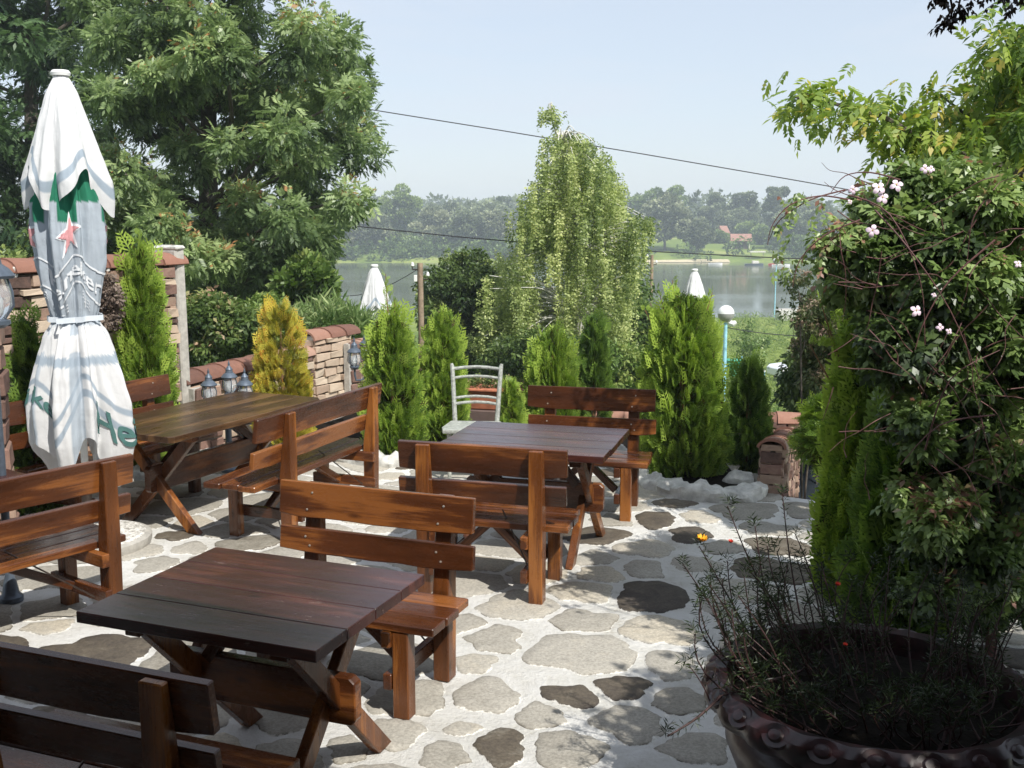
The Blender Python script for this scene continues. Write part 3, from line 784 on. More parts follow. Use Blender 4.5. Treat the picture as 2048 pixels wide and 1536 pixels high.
# ------------------------------------------------------------------ foliage tools
def leaf_quad(c, d, n, L_, W_):
    c, d, n = np.array(c, float), np.array(d, float), np.array(n, float)
    d /= np.linalg.norm(d); s = np.cross(n, d); s /= np.linalg.norm(s); n = np.cross(d, s)
    return [c, c + d*L_*.45 + s*W_*.5 + n*W_*.12, c + d*L_ - n*L_*.06, c + d*L_*.45 - s*W_*.5 + n*W_*.12]
def template(leaves):
    V = []; 
    for l in leaves: V += leaf_quad(*l)
    F_ = [(4*i, 4*i+1, 4*i+2, 4*i+3) for i in range(len(leaves))]
    return np.array(V), np.array(F_)
# template frame: x = growth direction, z = up side
def T_compound(pairs=4, L_=.5, W_=.16, droop=.25):
    lv = []
    for i in range(pairs):
        x = .25 + .65*i/pairs; z = -droop*x*x
        for s in (-1, 1): lv.append(((x, 0, z), (.55, s*.8, -.25), (0, 0, 1), L_, W_))
    lv.append(((.9, 0, -droop*.81), (1, 0, -.4), (0, 0, 1), L_*1.05, W_*1.05)); return template(lv)
def T_thuja():
    lv = [((0, 0, 0), (1, 0, 0), (0, 0, 1), 1.0, .07)]
    for i in range(5):
        x = .10 + .17*i; l = .56 - .08*i
        for q in (-1, 1):
            y = q*.72; lv.append(((x, 0, 0), (.72, y, .06*q), (0, 0, 1), l, .075))
            if i < 3:
                for f in (.4, .7): lv.append(((x + .7*l*f, y*l*f, 0), (1, .05*q, .1), (0, 0, 1), l*.42, .065)); 
                lv.append(((x + .7*l*.45, y*l*.45, 0), (.2, q, -.05), (0, 0, 1), l*.36, .06))
    return template(lv)
def T_cluster(n=6, L_=.55, W_=.3, seed=1):
    r = np.random.default_rng(seed); lv = []
    for i in range(n):
        d = r.normal(size=3); d /= np.linalg.norm(d); d[0] = abs(d[0])*.8 + .1
        nn = r.normal(size=3)*.6 + np.array([0, 0, 1]); p = np.array([.5*r.random(), 0, 0]) + d*.1
        lv.append((p, d, nn, L_*(.7+.6*r.random()), W_))
    return template(lv)
def T_trifoliate():
    lv = []
    for (x, s) in ((0.0, -1), (0.05, 1), (.3, 0)):
        lv.append(((x, 0, 0), (.5 if s else 1, s*.85, -.3), (0, 0, 1), .62, .34))
    for (x, s) in ((0.5, -1), (0.55, 1), (.65, 0)):
        lv.append(((x, 0, -.08), (.5 if s else 1, s*.9, -.5), (0, .2, 1), .5, .28))
    return template(lv)
def T_needle(n=14):
    lv = []
    for i in range(n):
        x = i/n; a = i*2.4
        lv.append(((x, 0, 0), (.75, math.cos(a)*.6, math.sin(a)*.6), (.3, -math.sin(a), math.cos(a)), .24, .05))
    return template(lv)
def T_blade(n=7):
    lv = []
    for i in range(n):
        a = i*2.4; lv.append(((.12*i, 0, 0), (.5, math.cos(a)*.8, math.sin(a)*.8 - .1), (0, .3, 1), .75, .10))
    return template(lv)
TP = {'ash': T_compound(4, .50, .17), 'walnut': T_compound(3, .55, .25, .45), 'thuja': T_thuja(), 'cluster': T_cluster(7), 'far': T_cluster(5, .8, .55, 4),
      'tri': T_trifoliate(), 'needle': T_needle(), 'blade': T_blade(), 'small': T_cluster(9, .4, .22, 9)}
def scatter(name, mat, P, D, S, tp, parent=None, rnd=None, updir=(0, 0, 1), rolls=.6, loc=None):
    """copies of a leaf template at P along D, scale S; all in one mesh"""
    TV, TF = TP[tp]; P = np.asarray(P, float); D = np.asarray(D, float); n = len(P)
    S = np.broadcast_to(np.asarray(S, float), (n,)).copy()
    D = D/np.maximum(np.linalg.norm(D, axis=1, keepdims=True), 1e-6)
    U = np.asarray(updir, float) if np.ndim(updir) == 2 else np.tile(np.array(updir, float), (n, 1))
    U = U + RNG.normal(size=(n, 3))*rolls
    U = U - D*np.sum(U*D, axis=1, keepdims=True); U /= np.maximum(np.linalg.norm(U, axis=1, keepdims=True), 1e-6)
    Sd = np.cross(U, D)
    B = np.stack([D, Sd, U], axis=2)
    V = np.einsum('nij,kj->nki', B, TV)*S[:, None, None] + P[:, None, :]
    k = len(TV); FQ = (TF[None] + (np.arange(n)*k)[:, None, None]).reshape(-1, 4)
    if rnd is None: rnd = RNG.random(n)
    rv = np.repeat(rnd, k) + RNG.normal(size=n*k)*0.0 + np.repeat(RNG.normal(size=n*k//4)*.10, 4)
    return mesh_np(name, V.reshape(-1, 3), FQ, M[mat], parent, np.clip(rv, 0, 1), loc=loc)
def unit(n):
    v = RNG.normal(size=(n, 3)); return v/np.linalg.norm(v, axis=1, keepdims=True)
def clumps_fill(cl, per, shell=.55, out=1.0, droop=.3, spread=.35):
    """points and directions on clumps [(centre, radius)]"""
    P = []; D = []; Rn = []
    for c, r in cl:
        m = max(3, int(per*random.uniform(.75, 1.25)))
        u = unit(m); rad = r*(shell + (1-shell)*RNG.random((m, 1)))
        u2 = u*np.array([1, 1, .75]); P.append(np.array(c) + u2*rad)
        D.append(u*out + RNG.normal(size=(m, 3))*spread + np.array([0, 0, -droop]))
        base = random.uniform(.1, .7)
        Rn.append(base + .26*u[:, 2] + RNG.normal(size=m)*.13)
    return np.concatenate(P), np.concatenate(D), np.clip(np.concatenate(Rn), 0, 1)
def limb(mb, a, b, r0, r1, wob=.06, n=7, seed=None):
    a, b = Vector(a), Vector(b); L_ = (b-a).length; pts = []; rr = []
    o = Vector((random.uniform(-1, 1), random.uniform(-1, 1), random.uniform(-.3, .3)))*L_*wob
    o2 = Vector((random.uniform(-1, 1), random.uniform(-1, 1), random.uniform(-.3, .3)))*L_*wob*.5
    for i in range(n):
        f = i/(n-1); pts.append(a.lerp(b, f) + o*math.sin(PI*f) + o2*math.sin(2*PI*f)); rr.append(r0 + (r1-r0)*f**.8)
    mb.tube(pts, rr, 8); return pts
def tree(name, label, cat, base, trunk_top, tr, cl, per, tp, size, mat, bark='bark', group=None, droop=.3, shell=.5, nlimb=26, spread=.4, rolls=.6, flare=1.5, sjit=.3):
    t = empty(name, base, 0, label, cat, group); base = Vector(base)
    P, D, Rn = clumps_fill(cl, per, shell, 1, droop, spread)
    P = P - np.array(base)
    if tp == 'far': Rn = np.clip((Rn - .4)*1.5 + .45 + random.uniform(-.16, .16) + .25*(P[:, 2] - P[:, 2].mean())/max(.1, np.ptp(P[:, 2])), 0, 1)  # random tone plus painted-in crown shading: lighter top, dark base
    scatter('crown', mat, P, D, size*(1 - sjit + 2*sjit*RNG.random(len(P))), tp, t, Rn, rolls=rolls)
    mb = MB(); tt = Vector(trunk_top) - base
    tp_ = limb(mb, (0, 0, -.2), tt, tr*flare, tr*.55, .03, 9)
    for c, r in random.sample(cl, min(nlimb, len(cl))):
        c = Vector(c) - base
        k = min(range(len(tp_)), key=lambda i: (tp_[i] - c).length + max(0, tp_[i].z - c.z + .35*(c-tp_[i]).length)*1.5)
        k = max(3, min(len(tp_)-1, k))
        limb(mb, tp_[k], c, tr*.42*(1-k*.04), tr*.07, .09, 6)
    mb.build('trunk', M[bark], t, smooth=True)
    return t
def ell_clumps(c, rx, ry, rz, n, r, fn=None, bias=.6):
    out = []
    for _ in range(n):
        u = unit(1)[0]; k = (bias + (1-bias)*random.random())
        p = np.array(c) + u*np.array([rx, ry, rz])*k
        if fn is None or fn(p): out.append((tuple(p), r*random.uniform(.7, 1.3)))
    return out
def px_clumps(P, D, depth, n, rpx, holes=()):
    """clumps of foliage filling a silhouette, spread through real depth"""
    xs_ = [p[0] for p in P]; ys_ = [p[1] for p in P]; out = []; used = []; tr = 0
    cx, cy = (min(xs_)+max(xs_))/2, (min(ys_)+max(ys_))/2; sx, sy = (max(xs_)-min(xs_))/2, (max(ys_)-min(ys_))/2
    while len(out) < n and tr < n*60:
        tr += 1
        x, y = random.uniform(min(xs_), max(xs_)), random.uniform(min(ys_), max(ys_))
        if not inpoly(x, y, P): continue
        if any((x-h[0])**2 + (y-h[1])**2 < h[2]**2 for h in holes): continue
        e = max(.15, 1 - ((x-cx)/sx)**2*.6 - ((y-cy)/sy)**2*.6)
        d = D + depth*math.sqrt(e)*random.uniform(-1, 1)
        if any((x-q[0])**2 + (y-q[1])**2 < (rpx*.55)**2 and abs(d-q[2]) < depth*.3 for q in used): continue
        used.append((x, y, d)); r = rpx*random.uniform(.7, 1.25)/F*d
        out.append((tuple(PD(x, y, d)), r))
    return out

# big ash tree and the darker tree behind
ash = [(190, -160), (560, -160), (640, 20), (700, 130), (735, 200), (735, 310), (690, 345), (650, 380), (715, 395), (670, 440), (640, 500), (570, 570), (520, 620),
       (470, 655), (430, 600), (370, 590), (330, 520), (240, 480), (190, 430), (170, 300), (190, 200), (150, 90)]
cl = px_clumps(ash, 19, 2.6, 175, 50, holes=((345, 330, 42), (425, 345, 36), (640, 270, 30), (415, 250, 22), (690, 345, 35)))
tree('ash_tree', 'big leafy ash tree with feathery leaves, right of the tall parasol', 'tree', (PD(370, 700, 19.5).x, 19.5, gz(0, 19.5)), PD(420, 120, 19.5), .21, cl, 165, 'ash', .18, 'ash', droop=.35, nlimb=60, sjit=.35, shell=.25, spread=.85)
dk = [(-160, -120), (215, -160), (200, 60), (175, 200), (185, 300), (230, 500), (160, 520), (60, 510), (-100, 500)]
cl = px_clumps(dk, 25, 2.2, 75, 62, holes=((20, 370, 30), (150, 130, 20)))
tree('leafy_tree', 'dark leafy tree at the left edge behind the parasol top', 'tree', (PD(60, 700, 25).x, 25, gz(0, 25)), PD(60, 100, 25), .24, cl, 80, 'ash', .32, 'ashdark', droop=.3, nlimb=30)

# birch
def birch():
    bx = PD(1160, 700, 22).x; base = Vector((bx, 22, gz(bx, 22)))
    t = empty('birch_tree', base, 0, 'pale weeping birch with hanging strands of leaves, in the middle of the view', 'tree')
    mb = MB(); top = PD(1105, 245, 22) - base
    pts = [Vector((0, 0, -.2)), PD(1162, 640, 22)-base, PD(1160, 520, 22)-base, PD(1150, 420, 22)-base, PD(1135, 330, 22)-base, PD(1122, 290, 22)-base, top]
    mb.tube(pts, [.16, .12, .10, .07, .045, .03, .012], 10)
    P = []; D = []; Rn = []
    out = [(1105, 238, 16), (1120, 300, 30), (1105, 340, 40), (1150, 290, 26), (1190, 325, 36), (1150, 320, 36), (1085, 395, 42), (1215, 375, 34), (1150, 350, 40), (1060, 450, 42), (1235, 425, 46), (1282, 455, 22), (1165, 430, 60),
           (1115, 490, 60), (1195, 500, 60), (1255, 490, 34), (1045, 530, 42), (1010, 580, 40), (1075, 600, 52), (1160, 570, 55), (1225, 570, 42), (1215, 650, 40), (1030, 660, 50), (990, 640, 26), (1150, 640, 40), (1100, 690, 40), (1000, 700, 30), (975, 690, 22), (1040, 610, 36)]
    S_ = []
    for (x, y, r) in out:
        for q in range(int(3 + r*.34)):
            a = random.uniform(0, 2*PI); rr = r*math.sqrt(random.random()); d = 22 + random.uniform(-1, 1)*min(1.4, r/45*1.1)
            p0 = PD(x + rr*math.cos(a)*.95, y + rr*math.sin(a)*.7 - 14, d) - base
            k = min(range(1, 7), key=lambda i: (pts[i]-p0).length + (2 if pts[i].z > p0.z+.2 else 0))
            dirx = (p0 - pts[k]); dirx.z = 0; dirx = dirx.normalized() if dirx.length > .05 else Vector((1, 0, 0))
            if random.random() < .5: mb.tube(smooth([pts[k], pts[k].lerp(p0, .55) + Vector((0, 0, .22)), p0]), [.016]*5 + [.008]*3 + [.004], 5)
            bt = random.uniform(.05, .75); LT = random.uniform(.5, 1.35)*(1 if r > 30 else .4)
            for w_ in range(5):
                p = p0 + dirx*random.uniform(-.16, .22) + Vector((random.gauss(0, .05), random.gauss(0, .08), random.uniform(-.05, .06)))
                L_ = LT*random.uniform(.6, 1.1); nn = int(L_/.034); bz = bt + random.gauss(0, .07)
                ox, oy = random.uniform(-.10, .10), random.uniform(-.10, .10)
                for i in range(nn):
                    f = i/nn
                    P.append((p.x + ox*f*f + random.gauss(0, .014), p.y + oy*f*f + random.gauss(0, .014), p.z - f*L_))
                    D.append((random.gauss(0, .35), random.gauss(0, .35), -1)); Rn.append(bz + random.gauss(0, .10)); S_.append(random.uniform(.05, .08))
    mb.build('trunk', M['birchbark'], t, smooth=True)
    scatter('crown', 'birch', P, D, np.array(S_), 'birchl', t, np.array(Rn))
    print('birch leaves', len(P))
TP['birchl'] = T_cluster(2, .85, .6, 3)
birch()

def thuja(label, px, D, top_px, wpx, base_z=0.0, mat='thuja', n=1500, size=.13, group='conical thujas around the terrace', lead=None, taper=1.0, cone=.62):
    x = PD(px, 768, D).x; top = PD(px, top_px, D).z; h = top - base_z; rr = max(wpx/2/F*D - size*.62, .06)
    t = empty('thuja_shrub', (x, D, base_z), 0, label, 'shrub', group)
    P = []; Dd = []; Rn = []; S = []
    ph = [random.uniform(0, 6.3) for _ in range(4)]
    # knobbly body made of upright lobes
    lobes = [(random.uniform(0, 2*PI), random.uniform(.03, .85), random.uniform(.5, 1.0)) for _ in range(int(26 + n/70))]
    for i in range(n):
        if i % 3: 
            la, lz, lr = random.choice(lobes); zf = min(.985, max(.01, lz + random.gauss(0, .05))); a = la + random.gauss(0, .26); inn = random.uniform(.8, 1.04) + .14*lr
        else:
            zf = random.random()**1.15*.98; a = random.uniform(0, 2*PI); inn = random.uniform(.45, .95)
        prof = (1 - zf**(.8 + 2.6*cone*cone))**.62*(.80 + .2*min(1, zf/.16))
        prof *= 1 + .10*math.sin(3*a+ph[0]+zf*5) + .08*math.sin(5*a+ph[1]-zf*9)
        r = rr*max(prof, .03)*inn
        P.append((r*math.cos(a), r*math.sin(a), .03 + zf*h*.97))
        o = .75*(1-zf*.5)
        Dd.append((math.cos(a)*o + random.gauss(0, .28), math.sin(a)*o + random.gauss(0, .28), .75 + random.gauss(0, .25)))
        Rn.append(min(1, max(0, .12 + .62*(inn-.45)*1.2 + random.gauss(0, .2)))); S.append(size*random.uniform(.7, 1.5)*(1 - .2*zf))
    # radial faces: sprays stand edge-on like thuja fans
    U = np.array([(-math.sin(math.atan2(p[1], p[0])), math.cos(math.atan2(p[1], p[0])), 0) for p in P])
    for _ in range(int(n*.035)):      # stray shoots
        zf = random.uniform(.1, .98); a = random.uniform(0, 2*PI); r = rr*(1 - zf**(.8 + 2.6*cone*cone))**.62*random.uniform(1.0, 1.12) + .01
        P.append((r*math.cos(a), r*math.sin(a), .03 + zf*h)); Dd.append((math.cos(a)*.5, math.sin(a)*.5, 1)); Rn.append(.8); S.append(size*random.uniform(1.2, 1.9)); U = np.vstack([U, [[-math.sin(a), math.cos(a), 0]]])
    if lead:
        for (lx, ly) in lead:
            q0 = Vector((0, 0, h*.8)); q1 = PD(lx, ly, D) - Vector((x, D, base_z))
            for k in range(26):
                f = k/25; p = q0.lerp(q1, f); P.append(tuple(p)); Dd.append((random.gauss(0, .5), random.gauss(0, .5), .8)); Rn.append(.7); S.append(size*(1.1 - .6*f)); 
                U = np.vstack([U, [[1, 0, 0]]])
    P, Dd = np.array(P), np.array(Dd)
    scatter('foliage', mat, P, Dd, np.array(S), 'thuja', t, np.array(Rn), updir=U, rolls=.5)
    mb = MB(); mb.tube([(0, 0, -.05), (0, 0, h*.85)], [rr*.10+.01, .006], 7)
    if lead:
        for (lx, ly) in lead: mb.tube([(0, 0, h*.5), PD(lx, ly, D) - Vector((x, D, base_z))], [.012, .003], 6)
    mb.build('stem', M['twigd'], t, smooth=True)
    return t
thuja('biggest round green thuja, growing in the stone ringed bed right of the orange bench', 1366, 9.15, 600, 160, 0, n=4200, size=.125, cone=1.0, lead=[(1345, 560), (1320, 590), (1425, 585), (1400, 600), (1290, 620)])
thuja('slim dark thuja left of the stepped brick wall', 1497, 9.75, 728, 92, -.25, 'thujadark', n=1500, size=.115, cone=.85)
thuja('bushy light green thuja with a thin leader, behind the long bench', 785, 9.95, 640, 118, 0, n=2300, size=.14, cone=.8, lead=[(771, 548), (790, 600)])
thuja('slender green thuja between the bushy one and the white chair', 886, 10.25, 632, 96, 0, n=2000, size=.115, cone=.8)
thuja('small green thuja beside the white chair back', 1022, 10.4, 770, 56, 0, n=600, size=.1)
thuja('light green thuja behind the left end of the orange bench', 1105, 10.7, 672, 118, 0, n=1500, size=.14, cone=.75)
thuja('narrow blue green thuja behind the middle of the orange bench', 1188, 10.8, 640, 70, 0, 'thujadark', n=1100, size=.12, cone=.7)
thuja('golden orange thuja in front of the low brick wall', 565, 10.35, 612, 118, 0, 'gold', n=1700, size=.11, cone=.68)
thuja('tall green thuja against the end of the high brick wall', 288, 9.35, 500, 122, 0, n=2400, size=.14, cone=.72, lead=[(278, 470)])
thuja('dull green thuja behind the parasol at the left edge', 62, 7.85, 640, 95, 0, 'thujadark', n=1400, size=.12)
thuja('large spiky thuja with orange stems in front of the clematis', 1745, 6.1, 590, 190, 0, n=3800, size=.14, cone=.62, lead=[(1795, 478), (1682, 560), (1760, 510), (1640, 600), (1655, 660), (1720, 540), (1830, 560), (1620, 690)])
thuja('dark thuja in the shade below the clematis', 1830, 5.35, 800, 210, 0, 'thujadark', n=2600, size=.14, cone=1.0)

# ------------------------------------------------------------------ clematis on its support
def clematis():
    c0 = Vector((2.35, 5.05, 0))
    t = empty('clematis_vine', c0, 0, 'dense clematis with pale pink flowers covering the right side', 'climbing plant')
    o_ = [(1668, 450), (1690, 400), (1740, 362), (1820, 348), (1920, 352), (2060, 400), (2120, 700), (2100, 1180), (1950, 1220), (1850, 1200), (1820, 1000), (1800, 800), (1760, 700), (1690, 620), (1680, 560), (1665, 500)]
    cl = px_clumps(o_, 5.15, .55, 150, 52)
    P, D, Rn = clumps_fill(cl, 175, .35, .8, .6, .7)
    P = P - np.array(c0); scatter('foliage', 'clem', P, D, .074*(.7+.7*RNG.random(len(P))), 'tri', t, Rn, rolls=.5)
    mb = MB(); mb.tube([(0, 0, 0), (.03, .03, 1.2), (-.02, .05, 2.2)], [.028, .024, .015], 10)
    def w2(x, y, d): return PD(x, y, d) - c0
    for path in (((1700, 400, 5.0), (1640, 392, 4.95), (1580, 410, 4.9), (1545, 450, 4.9), (1535, 490, 4.9)), ((1690, 380, 5.1), (1620, 400, 5), (1560, 440, 5), (1538, 480, 5)),
                 ((1720, 440, 4.9), (1650, 470, 4.85), (1600, 520, 4.85), (1585, 575, 4.85)), ((1750, 420, 4.6), (1820, 500, 4.5), (1900, 620, 4.5), (1960, 760, 4.5)),
                 ((1990, 480, 4.5), (1900, 560, 4.5), (1850, 640, 4.5), (1830, 700, 4.5)), ((1850, 900, 4.5), (1900, 760, 4.45), (2000, 700, 4.5)), ((1700, 390, 4.7), (1780, 430, 4.6), (1840, 560, 4.55), (1850, 690, 4.55)),
                 ((1800, 360, 4.7), (1740, 345, 4.7), (1690, 352, 4.7), (1662, 385, 4.7)), ((1990, 830, 4.4), (1880, 850, 4.4), (1800, 930, 4.4))):
        q_ = smooth([w2(*q) for q in path]); mb.tube(q_, [.0042 - .003*i/len(q_) for i in range(len(q_))], 5)
    for _ in range(75):
        x, y, d = random.uniform(1660, 2040), random.uniform(350, 1000), random.uniform(4.5, 4.75); pth = []; a = random.uniform(0, 6.3)
        for i in range(6):
            pth.append(w2(x, y, d)); x += 34*math.cos(a); y += 34*math.sin(a)*.8 + 8; a += random.gauss(0, .25); d += random.uniform(-.04, .04)
            if x < 1640: break
        if len(pth) > 2: q_ = smooth(pth); mb.tube(q_, [.0026 - .0018*i/len(q_) for i in range(len(q_))], 4)
    mb.build('stems', M['twig'], t, smooth=True)
    # loose tendril leaves at the left
    P = []; D = []
    for (x, y, d) in [(random.uniform(1545, 1660), random.uniform(385, 560), random.uniform(4.8, 5.1)) for _ in range(46)]:
        P.append(w2(x, y, d)); D.append((random.gauss(0, .5), random.gauss(0, .5), -.8))
    scatter('loose_leaves', 'clem', P, D, .055, 'tri', t, RNG.random(len(P))*.5 + .5)
    for (x, y, s) in [(1757, 376, 1), (1793, 371, .95), (1765, 396, .9), (1706, 380, .7), (1745, 462, .95), (1850, 338, .7), (1832, 622, .9), (1862, 338, .6), (1880, 655, .6), (1700, 404, .4), (2036, 528, .6), (1868, 590, .4), (1898, 663, .5)]:
        p = w2(x, y, 4.42); fb = MB(); a0 = random.uniform(0, 1.5)
        nrm = Vector((random.uniform(-.35, .2), -1, random.uniform(.1, .6))).normalized(); e1 = nrm.orthogonal().normalized(); e2 = nrm.cross(e1)
        npet = 4
        for k in range(npet):
            a = a0 + 2*PI*k/npet; d = e1*math.cos(a) + e2*math.sin(a); sd_ = e1*-math.sin(a) + e2*math.cos(a); L_ = .029*s
            prof = [(0.1, .10), (.35, .30), (.65, .38), (.88, .26), (1.0, .05)]
            vv = []
            for (f, wd) in prof:
                cpt = p + d*L_*f + nrm*(.006*s*math.sin(f*PI) - .004*f*f)
                vv += [cpt + sd_*wd*L_, cpt + nrm*.0015, cpt - sd_*wd*L_]
            fb.add(vv, [(3*i+j, 3*i+j+1, 3*i+j+4, 3*i+j+3) for i in range(4) for j in range(2)])
        fo = fb.build('flower', M['petal'], t, smooth=True)
        MB().lathe([(.001, 0), (.004*s, .002), (.003*s, .006), (.0005, .008)], tuple(p + nrm*.001), 8).build('stamens', M['petalc'], fo)
clematis()

# walnut tree whose branches reach in from the right
def walnut():
    base = Vector((5.2, 6.6, -1.9)); t = empty('walnut_tree', base, 0, 'walnut branches with bright yellow green leaves reaching in at the upper right', 'tree')
    mb = MB(); top = Vector((4.9, 6.6, 4.2)) - base
    limb(mb, (0, 0, -.2), top, .17, .06, .03, 8)
    P = []; D = []; Rn = []
    limbs = [([(2150, 520), (2040, 440), (1900, 310), (1770, 235), (1660, 205), (1590, 195)], 6.6), ([(2150, 480), (2020, 330), (1960, 250), (1880, 190)], 6.9), ([(2150, 300), (2060, 170), (2010, 80)], 6.7),
             ([(2150, 420), (2050, 300), (2000, 200), (1990, 120)], 7.1), ([(1960, 370), (1850, 260), (1780, 215)], 6.8), ([(2150, 400), (2000, 330), (1900, 300), (1830, 300)], 6.5),
             ([(2160, 260), (2080, 120), (2050, 40)], 6.5), ([(2160, 560), (2060, 420), (1980, 380)], 6.4)]
    for path, d in limbs:
        pts = [PD(x, y, d + .05*i) - base for i, (x, y) in enumerate(path)]
        if path[0][0] > 2100: pts = [top*.62] + pts
        fine = []
        for i in range(len(pts)-1):
            for q in range(5): fine.append(pts[i].lerp(pts[i+1], q/5))
        fine.append(pts[-1]); n = len(fine)
        mb.tube(fine, [.03*(1-i/n) + .004 for i in range(n)], 6)
        st = 5 if path[0][0] > 2100 else 0
        for i in range(st, n):
            for q in range(13):
                a = random.uniform(0, 2*PI); off = Vector((random.gauss(0, .10), random.gauss(0, .14), random.gauss(0, .08)))
                P.append(fine[i] + off); D.append((random.gauss(-.2, .6), random.gauss(0, .6), random.gauss(-.45, .4))); Rn.append(random.uniform(.3, 1))
    cl = px_clumps([(1985, 90), (2060, 40), (2200, 60), (2200, 620), (2060, 560), (1960, 440), (1900, 350), (1960, 280)], 7.0, .7, 30, 62)
    cl += [((4.9 + random.gauss(0, .9), 6.9 + random.gauss(0, .8), 4.6 + random.gauss(0, .7)), .4) for _ in range(16)]
    A, B, C = clumps_fill(cl, 42, .4, 1, .7, .5)
    P = np.concatenate([np.array([tuple(p) for p in P]), A - np.array(base)]); D = np.concatenate([np.array(D), B]); Rn = np.concatenate([Rn, C])
    mb.build('trunk', M['bark'], t, smooth=True)
    scatter('crown', 'walnut', P, D, .12*(.7+.5*RNG.random(len(P))), 'walnut', t, Rn, rolls=.35)
walnut()

# ------------------------------------------------------------------ masonry
def wall_thing(label, A, B, zt, z0=0.0, thick=.3, course=(.05, .11), brick_l=(.12, .3), cat='wall', tiles=True, bed=True, group='brick and stone walls round the terrace', zt2=None, rnlo=0., rnhi=1., pillar=None, both=False):
    A, B = Vector((A[0], A[1], 0)), Vector((B[0], B[1], 0)); d = B-A; L_ = d.length; ang = math.atan2(d.y, d.x)
    t = empty('brick_wall', A, ang, label, cat, group); zt2 = zt if zt2 is None else zt2
    ztop = lambda x: zt + (zt2-zt)*x/L_
    # core slightly behind the brick faces (bricks on local -y side = side facing the terrace)
    MB().prism([(.02, z0), (L_-.02, z0), (L_-.02, zt2-.03), (.02, zt-.03)], .03, thick-.03, axis='y').build('core', M['joint'], t)
    mb = MB(); z = z0
    while z < max(zt, zt2) - .02:
        h = random.uniform(*course); x = 0 + random.uniform(-.1, 0)
        while x < L_:
            l = random.uniform(*brick_l)*(1.2 if h > .08 else 1)
            x0, x1 = max(0, x), min(L_, x+l)
            if x1-x0 > .03 and z + h*.6 < ztop((x0+x1)/2):
                hh = min(h, ztop((x0+x1)/2) - z)
                for sgn in ((0, 1) if both else (0,)):
                    yc = (.045 + random.uniform(-.022, .012)) if sgn == 0 else thick - .045
                    mb.box(((x0+x1)/2, yc, z+hh/2), (x1-x0-.016, .10, hh-.014), None, 0, .011, rnlo + (rnhi-rnlo)*random.random())
            x += l
        z += h
    for e in (0, L_):   # end faces
        z = z0
        while z < ztop(e) - .05:
            h = random.uniform(*course); mb.box((e + (.028 if e == 0 else -.028), thick/2, z+h/2), (.07, thick-.03, h-.014), None, 1, .004, rnlo + (rnhi-rnlo)*random.random()); z += h
    mb.build('masonry', M['brick'], t, .004)
    if tiles:
        mb = MB(); x = -.03; k = 0
        while x < L_:
            l = random.uniform(.27, .33); zz = ztop(min(L_, x+l/2)) - .01; zs = (zt2-zt)/L_*l
            n = 9; r0, r1 = thick*.60, thick*.52
            for (rr_, ) in ((1,),):
                vs_ = []
                for (xx, r, dz) in ((x, r0, 0), (x+l*1.06, r1, zs)):
                    for q in range(n):
                        a = PI*q/(n-1); vs_.append((xx, thick/2 - math.cos(a)*r, zz + dz + math.sin(a)*r*.62))
                for (xx, r, dz) in ((x, r0-.02, 0), (x+l*1.06, r1-.02, zs)):
                    for q in range(n):
                        a = PI*q/(n-1); vs_.append((xx, thick/2 - math.cos(a)*r, zz + dz + math.sin(a)*r*.62 - .01))
                fs = []
                for q in range(n-1):
                    fs += [(q, q+1, n+q+1, n+q), (2*n+q, 3*n+q, 3*n+q+1, 2*n+q+1), (q, 2*n+q, 2*n+q+1, q+1), (n+q, n+q+1, 3*n+q+1, 3*n+q)]
                fs += [(0, n, 3*n, 2*n), (n-1, 3*n-1, 4*n-1, 2*n-1)]
                mb.add(vs_, fs)
            x += l; k += 1
        mb.build('ridge_tiles', M['tile'], t, smooth=True)
        # mortar bedding blobs at tile ends
        mb = MB(); 
        for q in range(int(L_/.3) if bed else 0):
            mb.box((q*.3 + .02, thick/2, ztop(q*.3) - .01), (.04, thick*.98, .09), None, 0, .012)
        if bed: mb.build('tile_bedding', M['ring'], t, .02)
    return t
wall_thing('tall rough sandstone wall with ridge tiles behind the parasol', (-4.55, 7.05), (-3.05, 9.85), 1.82)
wall_thing('low brick wall with curved ridge tiles behind the three branched lantern', (-3.02, 9.95), (-2.18, 11.75), .70, zt2=.74, course=(.06, .1))
wall_thing('raised pale brick wall section right of the golden thuja', (-2.165, 11.80), (-1.86, 12.4), .90, course=(.07, .1), brick_l=(.15, .25), rnlo=.55)
wall_thing('short low end of the brick wall behind the double lantern', (-1.85, 12.45), (-1.50, 13.1), .70, course=(.06, .1))
# white cement pillar finishing the tall wall
t = empty('wall_pillar', (-3.03, 9.90, 0), R(61), 'rough whitish cement pillar at the end of the tall wall', 'pillar')
MB().box((.03, .15, .97), (.10, .30, 1.94), None, 2, .012).build('shaft', M['concrete'], t, .015)
MB().box((.03, .15, 1.955), (.12, .31, .05), None, 0, .012).build('cap', M['ring'], t, .02)
# red stone pier on low wall
t = empty('wall_pillar', (-2.96, 9.78, 0), R(64), 'pier faced with red stone slabs at the start of the low wall', 'pillar')
mb = MB()
for q in range(4): mb.box((.07, -.07, .11 + q*.165), (.16, .07, .15), None, 2, .012, random.uniform(.1, .35)).box((.25, -.07, .10 + q*.165), (.17, .06, .15), None, 2, .012, random.uniform(.1, .4))
mb.build('stone_facing', M['brick'], t, .01); MB().box((.16, -.045, .34), (.36, .06, .68)).build('mortar_bed', M['concrete'], t)
t = empty('wall_pillar', (-1.95, 12.15, 0), R(62), 'narrow pier of red stone between the raised and the low wall', 'pillar')
mb = MB()
for q in range(5): mb.box((.2, -.06, .1 + q*.16), (.17, .08, .145), None, 2, .014, random.uniform(.05, .3))
mb.build('stone_facing', M['brick'], t, .012); MB().box((.2, -.03, .4), (.24, .07, .8)).build('mortar_bed', M['concrete'], t)
